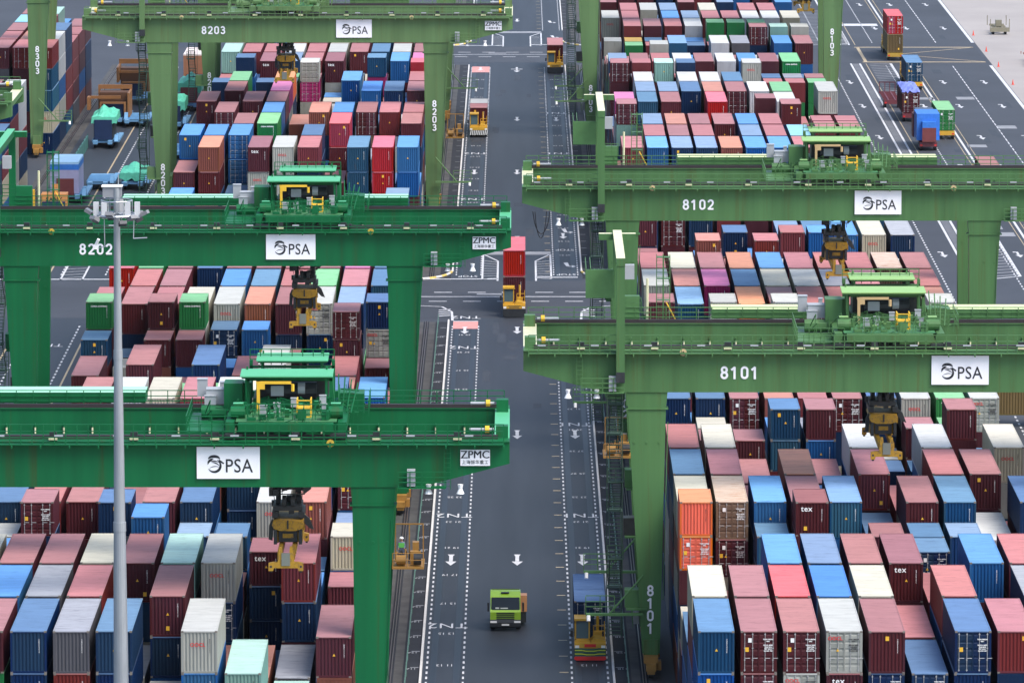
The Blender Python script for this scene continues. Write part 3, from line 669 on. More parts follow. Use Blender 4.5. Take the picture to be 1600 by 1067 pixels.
def crane(num,cx,D,G,label,tx,spz,numx,right_hi=True,trol=True,spread=True,segs=((-12,-2),(6,13.4))):
    t=thing('gantry_crane',label,'gantry crane',(cx,D,0),0,'rail mounted gantry cranes spanning the container stacks')
    # girders -----------------------------------------------------------
    for gi,y0 in ((0,0),(1,GAP)):
        b=MB(); y1=y0+GW; xo=26.4; dz=1.5
        b.prism([(-xo,ZT),(-xo,ZT-dz),(-20.2,ZB),(20.2,ZB),(xo,ZT-dz),(xo,ZT)],y0,y1)
        for x in [-13.2+i*3.77 for i in range(8)]: b.box(x-.02,x+.02,y0-.012,y0,ZB+.05,ZT-.05)
        b.box(-xo,xo,y0-.10,y1+.10,ZT,ZT+.06)                         # flange
        g=b.obj('girder',G['g'],t)
        r=MB(); yr=(y1-.35) if gi==0 else y0+.02
        r.box(-25.6,25.6,yr,yr+.30,ZT+.062,ZT+.34); r.obj('trolley_rail',RAILD,g)
        b=MB()
        yw=y0-1.0 if gi==0 else y1+.12
        b.box(-26.0,26.0,yw+(.33 if gi==0 else 0),yw+.88,ZT-.12,ZT-.04)
        for i in range(27): x=-26+i*2; b.box(x-.04,x+.04,yw,yw+.88,ZT-.3,ZT-.12)
        railing(b,-26.0,26.0,yw+(.36 if gi==0 else .04),ZT-.04,.78 if gi==0 else 1.2,1.38 if gi==0 else 1.15)
        if gi==0:
            for i in range(13): x=-25+i*4.05; b.box(x-.3,x+.3,yw+.30,yw+.33,ZT+.50,ZT+.62,1)
        b.obj('walkway',[G['t'],GREY],g)
    # stiffener brackets and cable saddles on the inner face of the rear girder
    b=MB()
    for i in range(24):
        x=-24+i*2.05; b.box(x-.03,x+.03,GAP-.35,GAP,ZT-1.75,ZT-1.05); b.tube((x,GAP-.3,ZT-1.75),(x,GAP-.3,ZT-1.3),.07,5,1)
    b.box(-25,25,GAP-.36,GAP-.28,ZT-1.8,ZT-1.74,0)
    for i in range(9): x=-22+i*5.6; b.box(x-.25,x+.25,.1,.4,ZT+.06,ZT+.7,2); b.box(x-.3,x+.3,.0,.1,ZT+.15,ZT+.3,1)
    b.obj('cable_brackets',[G['t'],CREAM,DGREY],t)
    # end ties
    for sx in (-1,1):
        b=MB(); xa=sx*26.4; xb=sx*25.35
        b.box(min(xa,xb),max(xa,xb),GW+.1,GAP-.1,ZT-.55,ZT+.02,0,1)
        for y in (1.9,GAP-1.2):
            b.box(min(xa,xb)+.1,max(xa,xb)-.1,y-.45,y+.45,ZT+.03,ZT+.9); b.tube((sx*25.3,y,ZT+.6),(sx*23.6,y,ZT+.6),.11,8,2); b.tube((sx*25.0,y,ZT+.6),(sx*24.7,y,ZT+.6),.26,8,3)
        b.obj('end_tie',[G['g'],CREAM if G is not GD else G['r'],GREY,YB2],t)
    # legs ---------------------------------------------------------------
    for sx in (-1,1):
        for gi,y0 in ((0,.12),(1,GAP+.12)):
            b=MB(); x0,x1=(-18.4,-15.5) if sx<0 else (15.5,18.4); xb0,xb1=(-17.25,-15.9) if sx<0 else (15.75,17.3)
            ya,yb=y0,y0+GW-.24; zt,zb=ZB+.02,1.8; zm=ZB-1.3
            P=[(x0-.12,x1+.12,ya-.03,yb+.03,zt),(x0-.0,x1,ya,yb,zm),(xb0,xb1,ya+.1,yb-.1,zb)]
            for (a0,a1,c0,c1,z1),(e0,e1,f0,f1,z2) in zip(P[:-1],P[1:]):
                b.q([(e0,f0,z2),(e1,f0,z2),(a1,c0,z1),(a0,c0,z1)]); b.q([(e1,f0,z2),(e1,f1,z2),(a1,c1,z1),(a1,c0,z1)])
                b.q([(e1,f1,z2),(e0,f1,z2),(a0,c1,z1),(a1,c1,z1)]); b.q([(e0,f1,z2),(e0,f0,z2),(a0,c0,z1),(a0,c1,z1)])
            b.box(x0-.18,x1+.18,ya-.1,yb+.1,zm-.04,zm+.05)
            for i in range(3): b.tube((x0+.5+i*.95,ya-.03,zm-2.6),(x0+.5+i*.95,ya+.02,zm-2.6),.10,6)
            if gi==0: b.tube(((xb1+x1)/2+.02,ya-.02,6),((xb1+x1)/2+.35,ya-.02,zm-1),.04,4)
            lg=b.obj('leg',G['g'],t)
            if gi==0 and num and (sx<0 or num in ('8103','8203','8303')):
                zc=5.25 if sx<0 else 13.1
                tm=num_mesh(num,.80,vertical=True)
                fr=(zc-zb)/(zm-zb); xc=((xb0+xb1)*(1-fr)+(x0+x1)*fr)/2; yy=(ya+.1)*(1-fr)+ya*fr
                tilt=math.atan((-.1)/(zm-zb)); link('lettering',tm,lg,(xc,yy-.05,zc),(0,0,0),SIGNW)
        b=MB(); xc=-16.6 if sx<0 else 16.6
        b.box(xc-.55,xc+.55,-.2,GAP+GW+2.2,1.76,2.9); b.obj('sill_beam',G['g'],t)
        b=MB(); bogie(b,xc,2.6,0,1); bogie(b,xc,GAP+.4,0,1); b.obj('bogie',[MACHO,DGREY],t)
        b=MB(); b.box(xc-.75,xc+.75,5.2,9.8,2.95,5.0,0); b.box(xc-1.2,xc-.8,6,9,3.0,4.4,1); railing_y(b,xc-1.3,4.6,10.4,2.95); b.obj('machinery_box',[G['t'],GREY],t)
    # sign boards -----------------------------------------------------------
    s=MB(); s.box(4.75,9.12,-.16,-.11,ZB+.62,ZT-.30); sb=s.obj('sign_board',SIGNW,t)
    link('emblem',LOGO,sb,(5.95,-.175,ZB+1.62)).scale=(.9,1,.9); lp=link('lettering',text_mesh('PSA',1.34,1.05,1,.004),sb,(7.66,-.175,ZB+1.48),RX,SIGNK); lp.scale=(.86,1,1)
    s=MB(); s.box(23.0,25.05,-.16,-.11,ZT-1.62,ZT-.50); sb=s.obj('sign_board',SIGNW,t)
    link('lettering',text_mesh('ZPMC',.76,1.0,1,.0),sb,(24.035,-.176,ZT-.86),RX,SIGNK); link('lettering',text_mesh('ZPMC',.76,1.0,1,.0),sb,(24.005,-.175,ZT-.86),RX,SIGNK); link('lettering',text_mesh('上海振华重工',.31,1.0,1,.0),sb,(24.02,-.175,ZT-1.38),RX,SIGNK)
    if num: link('lettering',num_mesh(num,.92),t,(numx,-.03,(ZB+ZT)/2-.05),(0,0,0),SIGNW)
    # cabinets, lamps, lifebuoys and ladders under the two cantilevers
    for sx in (-1,1):
        b=MB(); x=sx*19.6; b.box(x-.9,x+2.4,-1.0,-.15,ZB+.05,ZB+.12) if sx>0 else b.box(x-2.4,x+.9,-1.0,-.15,ZB+.05,ZB+.12)
        railing(b,x-.9 if sx>0 else x-2.4,x+2.4 if sx>0 else x+.9,-.98,ZB+.12,.9); b.box(x-.28,x+.28,-.9,-.3,ZB+.2,ZB+1.35,1)
        ladder(b,sx*22.1,-.3,ZB-.1,ZT-.1); b.obj('service_platform',[G['t'],GREY],t)
        for q in (1.2,3.4):
            l=MB(); l.tube((x+sx*q,-.6,ZB-.35),(x+sx*q,-.6,ZB+.02),.28,10,r2=.12); l.tube((x+sx*q,-.6,ZB+.02),(x+sx*q,-.6,ZB+.30),.14,8,r2=.20); l.obj('floodlight',LAMPW,t)
    for x in (-14.2,14.0):
        b=MB(); b.tube((x,-.26,ZT-.05),(x,-.16,ZT-.05),.27,14); lb=b.obj('lifebuoy',mat_get('lifebuoy_yellow' if G is GD else 'lifebuoy_peach',(.78,.50,.06) if G is GD else (.78,.56,.30)),t)
        b=MB(); b.tube((x,-.27,ZT-.05),(x,-.255,ZT-.05),.09,10); b.obj('hole',DGREY,lb)
    # stair tower beside the left legs
    b=MB(); xs=-18.5; z=2.9; yb_=2.0; k=0
    while z<ZB-1:
        y0,y1=(yb_,yb_+4.2) if k%2==0 else (yb_+4.2,yb_); xa=0
        stair(b,xs-1.25,xs-.35,y0,y1,z,z+3.0); b.box(xs-1.4,xs-.2,y1-.5,y1+.9,z+2.95,z+3.02); railing(b,xs-1.4,xs-.2,y1+(.9 if k%2==0 else -.5),z+3.0,.6); z+=3.0; k+=1
    for xx in (xs-1.4,xs-.2): b.tube((xx,yb_+4.9,1.8),(xx,yb_+4.9,ZB),.04,5)
    b.obj('stair',STAIRM,t)
    b=MB()
    for i,(z,y) in enumerate(((14.2,2.4),(9.6,7.4),(5.2,.4))):
        b.box(-18.5,-16.9,y-.5,y+1.6,z,z+.12); b.box(-18.6,-17.0,y,y+1.3,z+.13,z+1.5,1 if i==1 else 0)
    b.obj('landing',[G['t'],DGREY],t)
    if num=='8102':
        b=MB()
        for q,(xa,xb,dp) in enumerate(((-25.4,-23.8,2.1),(-25.2,-24.1,2.5))):
            pts=[(xa+(xb-xa)*k/10,-.3,ZB+.9-dp*math.sin(math.pi*k/10)**.6) for k in range(11)]; b=MB(); b.path(pts,.045,5); b.obj('hanging_cable',BLACK,t)
    # camera arms
    for (x,y,z,s) in ((-17.2,-.4,5.0,-1),(-17.2,GAP-.6,5.6,-1)) if cx>0 else ((16.9,-.4,5.0,1),):
        b=MB(); b.box(min(x,x+s*4.4),max(x,x+s*4.4),y-.12,y+.12,z-.14,z+.06); b.tube((x,y,z+3.0),(x+s*2.6,y,z),.08,5); railing(b,min(x+s*2.2,x+s*4.4),max(x+s*2.2,x+s*4.4),y+.6,z,1.1,1.3); railing_y(b,x+s*4.4,y-.1,y+.6,z,.6,1.3)
        b.tube((x+s*4.2,y-.2,z-.1),(x+s*4.2,y-.4,z-.5),.15,8,1); b.obj('camera_arm',[G['t'],LAMPW],t)
    # tall portal post with a pale top beam, on the left of the front girder
    b=MB(); px=-19.0; zt=ZT+7.05
    b.box(px-.32,px+.32,-1.1,-.13,ZB+1.7,zt-.35); b.box(px-.33,px+.33,-1.14,-.11,ZB+.9,ZB+1.7,2)
    b.box(px-.34,px+.34,-1.15,GAP+1.2,zt-.35,zt+.25,0,1); b.box(px-1.45,px+1.45,GAP+.35,GAP+1.05,zt-.45,zt+.05,0,1)
    b.box(px-.3,px+.3,GAP+GW+.14,GAP+GW+.9,ZT-1.0,zt-.36) ; b.box(px-2.6,px-.4,3.5,10.2,zt-2.2,zt-2.05,3)
    for i in range(7): b.box(px-2.6+i*.35,px-2.55+i*.35,3.5,10.2,zt-2.04,zt-1.1 if i in (0,1) else zt-1.98,3)
    b.box(px-2.62,px-.4,3.35,3.5,zt-3.4,zt-1.2,3); b.box(px+.34,px+1.1,2.2,2.9,zt-1.8,zt-.7,4); railing(b,px+.4,px+1.6,1.2,zt-4.2,.5)
    b.obj('overhead_beam',[G['g'],CREAM if G is not GD else G['r'],DGREY,G['t'],GREY],t)
    # rear girder equipment: cable trough with a bright lid, ladder cage
    for x0,x1 in segs:
        b=MB(); b.box(x0,x1,GAP+GW+.25,GAP+GW+3.1,ZT+.2,ZT+.95,0,1)
        for q in range(int((x1-x0)/2.4)): b.box(x0+.6+q*2.4,x0+.68+q*2.4,GAP+GW+.21,GAP+GW+.25,ZT+.2,ZT+.93)
        b.obj('cable_trough',[G['t'],mat_get('lid_cream',(.62,.68,.34)) if G is not GD else mat_get('lid_mint',(.36,.74,.50))],t)
    b=MB(); x=-15.6
    for q in (0,.55): ladder(b,x+q,GAP+GW+.4,ZT,ZT+5.2,.5); ladder(b,x+q,GAP+GW+1.3,ZT,ZT+5.2,.5,.022,1.2)
    for i in range(3): b.box(x-.25,x+.8,GAP+GW+.5,GAP+GW+1.2,ZT+1.6+i*1.7,ZT+1.64+i*1.7)
    b.tube((x-1.0,GAP+GW+.3,ZT),(x-1.0,GAP+GW+.3,ZT+3.4),.11,6,1); b.tube((x+1.3,GAP+GW+.3,ZT),(x+.5,GAP+GW+.3,ZT+1.5),.06,5,2)
    b.box(x-3.2,x-1.6,GAP+GW+.2,GAP+GW+.9,ZT+.1,ZT+2.0,0)
    b.obj('ladder_cage',[G['t'],CREAM,YB2],t)
    if trol:
        make_trolley(t,tx,G)
    if spread: make_spreader(t,tx-0.1,spz,G)
    return t
def mat_get(n,c):
    return bpy.data.materials.get(n) or mat(n,c,.5,var=.04)
def make_trolley(t,tx,G):
    b=MB(); y0,y1=.6,GAP+.5; x0,x1=tx-4.2,tx+4.2; z=ZT+.5
    for y in (y0,y1): b.box(x0+.9,x1-.9,y-.3,y+.3,z+.25,z+.75)
    for x in (x0,x1-.6,tx-.3): b.box(x,x+.6,y0+.36,y1-.36,z+.05,z+.75)
    b.box(x0+.7,x1-.7,y0+.4,6.4,z+.76,z+.80,1)                      # deck
    for x in (x0+.2,x1-.9): b.tube((x,y0,ZT+.45),(x+.01,y0,ZT+.46),.1,6); b.box(x-.2,x+1.0,y0-.3,y0+.3,ZT+.34,z+.01,2)
    tr=b.obj('trolley_frame',[G['g'],mat_get('deck_pale_'+G['g'].name,(.06,.20,.08)),DGREY],t)
    # winch house with open dark front
    b=MB(); b.box(tx-2.6,tx+2.9,8.2,12.6,z+.9,z+1.3,0); b.box(tx-2.4,tx+2.7,9.0,12.4,z+1.3,z+2.7,1)
    b.box(tx-2.4,tx+2.7,7.2,7.35,z+.85,z+1.35,0); 
    b.tube((tx-1.6,8.3,z+1.9),(tx+1.9,8.3,z+1.9),.6,12,1); b.box(tx-1.3,tx-.4,7.5,7.7,z+1.6,z+2.3,2); b.tube((tx+.6,7.7,z+2.1),(tx+1.1,7.7,z+2.1),.4,10,2)
    for x in (tx-2.9,tx+2.95): b.box(x-.12,x+.12,7.0,7.24,z+.9,z+3.1); b.box(x-.12,x+.12,12.6,12.84,z+.9,z+3.4)
    b.box(tx-3.0,tx+3.05,7.0,7.2,z+2.75,z+2.92); b.box(tx-3.0,tx+3.05,12.6,12.8,z+2.85,z+3.0)
    b.obj('winch_house',[G['g'],DGREY,GREY],tr)
    for (xa,xb,ya,yb,zz,rot) in ((tx-3.4,tx+3.1,6.0,8.8,z+3.15,0),(tx-2.5,tx+2.6,11.6,14.6,z+3.45,0)):
        b=MB(); b.prismx([(ya,zz),(yb,zz+.12),(yb,zz+.2),(ya,zz+.08)],xa,xb,0); b.box(xa+.1,xb-.1,ya+.2,ya+.3,zz-.14,zz-.01,1); b.box(xa+.1,xb-.1,yb-.3,yb-.2,zz-.04,zz+.1,1)
        for x in (xa+.4,xb-.5): b.tube((x,ya+.3,zz),(x,ya+.6,z+.9),.07,5,1); b.tube((x,yb-.3,zz+.4),(x,yb-.3,z+.9),.07,5,1)
        b.obj('canopy_roof',[G['r'],G['t']],tr)
    # jib
    b=MB(); jx=tx-2.1; b.box(jx-.12,jx+.10,5.6,5.8,z+.85,z+2.9); b.box(jx-.16,jx+2.3,5.62,5.78,z+2.72,z+2.9); b.box(jx+.1,jx+.45,5.62,5.78,z+2.35,z+2.72); b.tube((jx+2.4,5.75,z+2.2),(jx+2.4,5.75,z+2.7),.12,6)
    b.obj('jib_crane',YB2 if G is GD else mat_get('jib_pale',(.50,.34,.17)),tr)
    # electrical cabinets, each a box of its own
    for x0,x1,y0_,y1_,z0,z1 in ((tx-5.9,tx-4.6,8.4,9.6,.9,1.9),(tx-6.6,tx-5.9,9.9,10.6,1.2,2.4),(tx-6.0,tx-5.2,8.0,8.35,.9,1.5),(tx-5.0,tx-4.7,9.9,10.4,1.0,2.2),
        (tx-1.0,tx-.55,4.6,4.9,.85,1.5),(tx+.2,tx+.6,4.9,5.2,1.2,1.8),(tx+2.2,tx+2.65,5.2,5.5,1.3,1.95),(tx-1.9,tx-1.4,3.0,3.3,.85,1.6),(tx+2.4,tx+2.75,3.4,3.7,.85,1.6)):
        b=MB(); b.box(x0,x1,y0_,y1_,z+z0,z+z1); b.box(x0-.03,x1+.03,y0_-.05,y1_+.03,z+z1+.002,z+z1+.05); b.obj('control_cabinet',[GREY],tr)
    b=MB(); b.box(tx-4.6,tx-3.3,7.4,9.4,z+.6,z+2.5,0); b.box(tx-3.3,tx-2.7,8.4,9.8,z+.8,z+2.4,0); b.tube((tx-6.2,7.8,z+.4),(tx-4.4,7.8,z+.4),.5,10,0)
    for x in (tx-3.4,tx+3.4): b.tube((x-.5,2.6,z+1.2),(x+.5,2.6,z+1.2),.42,12,0); b.box(x-.35,x+.35,2.9,3.6,z+.8,z+1.75,0,1)
    for i in range(5): b.tube((tx+3.2+i*.3,6.5-i*.6,z+.9),(tx+3.0+i*.45,8.5,z+3.2-i*.2),.05,5,0)
    for q in range(7): a=q*.5; b.path([(tx+3.6,7+a*.2,z+.3+q*.3),(tx+4.3+q*.1,7.4,z+.5+q*.25),(tx+4.1,8.2,z+.2+q*.3)],.05,5,0)
    b.box(tx+3.4,tx+5.2,9.2,11.4,z+.1,z+1.5,0)
    rq=random.Random(3)
    for i in range(60):
        x=tx+rq.uniform(-3.6,3.6); y=rq.uniform(.3,6.6); zz=z+(.82 if y>1 else .15); k=rq.random()
        if k<.5:
            e=MB(); e.box(x,x+rq.uniform(.15,.6),y,y+rq.uniform(.15,.5),zz,zz+rq.uniform(.15,.7),0,1 if rq.random()<.3 else 0); e.obj('equipment_box',[G['g'],G['r']],tr)
        else: b.path([(x,y,zz),(x+rq.uniform(-.3,.3),y+.1,zz+.9),(x+rq.uniform(-1.2,1.2),y+.8,zz+rq.uniform(.1,.6))],.035,4,0)
    for i in range(14):
        x=tx+rq.choice((-1,1))*rq.uniform(3.3,5.8); y=rq.uniform(3,11); b.path([(x,y,z+.2),(x+.1,y,z+rq.uniform(.8,1.8)),(x+rq.uniform(-.8,.8),y+1,z+rq.uniform(.2,1.2))],.045,4,0)
    b.obj('hose_reel',[G['g'],G['r']],tr)
    b=MB(); railing(b,tx-7.0,tx-3.4,2.2,z-.12,.8); railing_y(b,tx-7.0,2.2,11,z-.12,1.0); b.box(tx-7.0,tx-4.3,2.2,11,z-.2,z-.12); b.obj('side_platform',G['t'],tr)
    b=MB(); railing(b,tx-2.7,tx+2.8,1.4,z+.84,.8); b.obj('railing',G['t'],tr)
    b=MB(); railing(b,tx+3.3,tx+5.6,6.0,z+.4,.8); railing_y(b,tx+5.6,6,12,z+.4,1.0); b.obj('railing',G['t'],tr)
    b=MB(); railing(b,tx-3,tx+3,13.2,z+3.0,.8); b.obj('railing',G['t'],tr)
    b=MB(); ladder(b,tx+3.8,6.4,z-.2,z+2.6); b.obj('ladder',G['t'],tr)
    b=MB(); x=tx+.7; 
    for q in (0,.95): b.box(x+q-.04,x+q+.04,2.8,2.9,z+.3,z+2.0); b.box(x+q-.04,x+q+.04,4.3,4.4,z+.85,z+2.0)
    for zz in (.8,1.4,1.95): b.box(x,x+.95,2.8,2.86,z+zz,z+zz+.07); b.box(x-.04,x+.04,2.86,4.3,z+zz,z+zz+.07); b.box(x+.91,x+.99,2.86,4.3,z+zz,z+zz+.07)
    b.box(x+.05,x+.9,2.86,4.3,z+1.35,z+1.42); b.obj('ladder_guard',YB2,tr)
def make_spreader(t,sx_,z,G):
    """z = underside of the spreader beams; hangs between the girders"""
    s=thing_child('spreader',t,(sx_,GAP/2+.5,z)); s.scale=(.93,1,1)
    # telescopic beams, 40 ft long, seen end on
    b=MB()
    for e in (-1,1):
        y=e*6.0
        b.prism([(-1.3,.02),(-.95,.02),(-.9,.22),(.9,.22),(.95,.02),(1.3,.02),(1.3,.55),(.95,.62),(.62,.62),(.5,1.7),(.3,1.7),(.22,.66),(-.22,.66),(-.3,1.7),(-.5,1.7),(-.62,.62),(-.95,.62),(-1.3,.55)],y-.22,y+.22)
        for x in (-1.12,1.12): b.tube((x,y,-.12),(x,y,.05),.10,6,1); b.tube((x,y-.23,.33),(x,y-.2,.33),.09,8,1)
    for x in (-.5,.5): b.box(x-.16,x+.16,-5.8,5.8,.75,1.2)
    b.box(-1.1,1.1,-1.6,1.6,1.25,2.0); b.box(-.32,.32,-6.3,-6.22,.4,1.3,2)
    b.obj('spreader_frame',[SPY,DGREY,mat_get('grey_plate',(.17,.18,.15))],s)
    b=MB(); b.prism([(-1.05,2.3),(-.6,2.15),(.6,2.15),(1.05,2.3),(1.2,2.55),(1.1,2.85),(-1.1,2.85),(-1.2,2.55)],-2.2,2.2,0); b.box(-.06,.06,-2.26,-2.2,2.3,2.9,1); b.box(-.7,.7,-1.8,1.8,1.3,2.2,1); b.box(-.4,.4,-1.9,1.9,1.6,1.9,0)
    for x in (-.95,.95): b.box(x-.12,x+.12,-2.25,2.25,1.2,2.24,1); b.box(x-.3,x+.3,-1.2,-.6,2.05,2.58,0)
    for x in (-1.0,1.0): b.box(x-.22,x+.22,-1.6,1.6,2.96,3.4,1)
    b.obj('headblock',[SPY,DGREY],s)
    b=MB(); r=random.Random(5)
    for x,y,q in ((-.8,0,.62),(.8,0,.62),(-.3,-1.0,.5),(.35,-1.0,.5)): b.tube((x-.16,y,4.0),(x+.16,y,4.0),q,14,0)
    b.box(-1.15,1.05,-1.4,1.4,3.45,3.8,0); b.box(-1.0,.95,-1.0,1.1,4.9,6.2,0)
    for i in range(40): x=r.uniform(-1.3,1.2); y=r.uniform(-1.5,1.5); zz=r.uniform(3.2,7.6); b.box(x-.2,x+.2,y-.2,y+.2,zz,zz+r.uniform(.25,.6),0)
    b.prism([(1.2,4.6),(1.75,5.0),(1.6,5.4),(1.1,5.3)],-1.3,-.7,0); b.prism([(-1.2,2.9),(-1.45,2.4),(-1.5,1.4),(-1.2,1.3),(-1.1,2.6)],-1.3,-1.1,0); b.prism([(1.2,3.2),(1.6,2.9),(1.95,2.1),(1.6,2.2),(1.2,2.6)],-1.3,-1.1,0)
    zt=ZT+1.4-z
    for x in (-1.05,-.55,.55,1.05):
        for y in (-1.2,1.2): b.tube((x,y,4.2),(x*1.3,y*1.6,zt),.035,4,1)
    for x in (-1.25,1.2): b.box(x-.07,x+.07,-1.4,-1.26,4.6,zt,2); b.box(x-.07,x+.07,1.26,1.4,4.6,zt,2)
    for i in range(7): zz=4.9+i*.75; 
    for i in range(8):
        zz=4.6+i*.75
        if zz<zt-.8: b.tube((-1.25,-1.33,zz),(1.2,-1.33,zz+.7),.035,4,2); b.box(-1.25,1.2,-1.37,-1.3,zz,zz+.06,2)
    for i in range(5): b.box(-.9+i*.38,-.72+i*.38,-.9,.9,6.2,min(zt,8.4),0)
    b.obj('hoist_ropes',[DGREY,BLACK,mat_get('mast_dark',(.03,.035,.03))],s)
    # operator cabin beside the ropes
    zc=zt-5.3
    b=MB(); b.box(-2.5,-1.5,-1.2,.8,zc,zc+.5,0); b.box(-2.5,-1.5,-1.2,.8,zc+1.9,zc+2.3,0)
    for x in (-2.5,-1.58): b.box(x,x+.08,-1.2,-1.12,zc+.5,zc+1.9,0); b.box(x,x+.08,.72,.8,zc+.5,zc+1.9,0)
    cb=b.obj('operator_cab',G['g'],s); b=MB(); b.box(-2.40,-1.6,-1.18,-1.14,zc+.52,zc+1.88); b.box(-2.46,-2.42,-1.1,.7,zc+.52,zc+1.88); b.box(-1.56,-1.52,-1.1,.7,zc+.52,zc+1.88); b.obj('window',mat_get('cab_window',(.55,.58,.60)),cb)
def thing_child(name,parent,loc):
    o=bpy.data.objects.new(name,None); COL.objects.link(o); o.parent=parent; o.location=loc; return o
crane('8201',-26.9,420.8,GD,'dark green gantry crane numbered 8201, nearest crane of the TN2 side',10.9,15.85,-10.9,segs=((-24,.2),))
crane('8202',-26.9,539.7,GD,'dark green gantry crane numbered 8202, standing behind crane 8201',8.0,16.3,-10.3,segs=((-9,2.8),(12.6,17.0)))
crane('8203',-26.9,752.7,GF,'faded green gantry crane numbered 8203, beyond the cross road',-1.6,17.0,-10.3)
crane('8204',-26.9,868,GF,'faded green gantry crane behind crane 8203, partly hidden',-12.5,19,-10.3)
crane('8101',26.9,464.9,GL,'weathered green gantry crane numbered 8101, nearest crane of the TN1 side',1.6,16.6,-9.9,segs=((-11.5,-3.9),(6.8,22)))
crane('8102',26.9,572.8,GL,'weathered green gantry crane numbered 8102, standing behind crane 8101',3.5,16.4,-9.9,segs=((-11.4,-.9),(6.4,13.6)))
crane('8103',26.9,850,GF,'faded green gantry crane numbered 8103, beyond the cross road',13.3,17.0,-9.9)
crane('8303',-81.2,824,GF,'faded green gantry crane numbered 8303, over the far corner block',-4,17.0,-9.9)
crane('8302',-80.0,650,GL,'green gantry crane whose pale girder tip enters at the edge, before crane 8303',-14,17.0,-9.9)
# ---------------------------------------------------------------- vehicles
TRUCKY=mat('tractor_yellow',(.58,.33,.03),.45,dirt=.25,dirtcol=(.2,.12,.05)); TYRE=mat('tyre_rubber',(.018,.018,.02),.8,var=.2); LIME=mat('lime_paint',(.26,.44,.025),.35,var=.04,coat=.3)
CHEV=mat('chevron_green',(.02,.12,.10),.5); CHEY=mat('chevron_yellow',(.50,.62,.05),.5); BUMR=mat('bumper_red',(.62,.02,.02),.45); CHW=mat('stripe_white',(.75,.76,.72),.5)
GLB=mat('windscreen',(.08,.13,.14),.2,var=.03,spec=.5); GLD=mat('dark_windscreen',(.006,.010,.016),.25,var=.03,spec=.4); LENS=mat('lamp_lens',(.85,.84,.8),.2,var=.02); TBLUE=mat('trailer_blue',(.13,.30,.50),.5,dirt=.3,dirtcol=(.1,.12,.15)); TMAR=mat('chassis_maroon',(.14,.03,.04),.5,dirt=.3)
TARPG=mat('tarp_green',(.10,.50,.34),.55,var=.14,scale=2,bump=.3); TARPB=mat('tarp_blue',(.03,.17,.58),.5,var=.12,scale=2,bump=.3); TARPV=mat('tarp_violet',(.16,.20,.62),.5,var=.15,scale=3,bump=.4)
ORNG=mat('frame_orange',(.26,.12,.04),.55,dirt=.4,dirtcol=(.12,.07,.05)); NAVY=mat('panel_navy',(.006,.022,.075),.5); LILAC=mat('wrap_lilac',(.36,.36,.55),.5,var=.08,dirt=.3,dirtcol=(.6,.6,.7)); SKYB=mat('wrap_sky',(.33,.55,.78),.5); MARP=mat('panel_maroon',(.16,.035,.035),.55); BRWN=mat('wrap_brown',(.34,.15,.08),.6); PALE=mat('wrap_pale',(.72,.62,.58),.6)
OLIVE=mat('tractor_olive',(.42,.26,.03),.5,dirt=.4)
def wheel(parent,x,y,r=.52,w_=.34,dual=False):
    b=MB(); b.tube((x-w_/2,y,r),(x+w_/2,y,r),r,16); o=b.obj('wheel',TYRE,parent)
    b=MB(); b.tube((x-w_/2-.01,y,r),(x+w_/2+.01,y,r),r*.5,12); b.obj('rim',GREY,o)
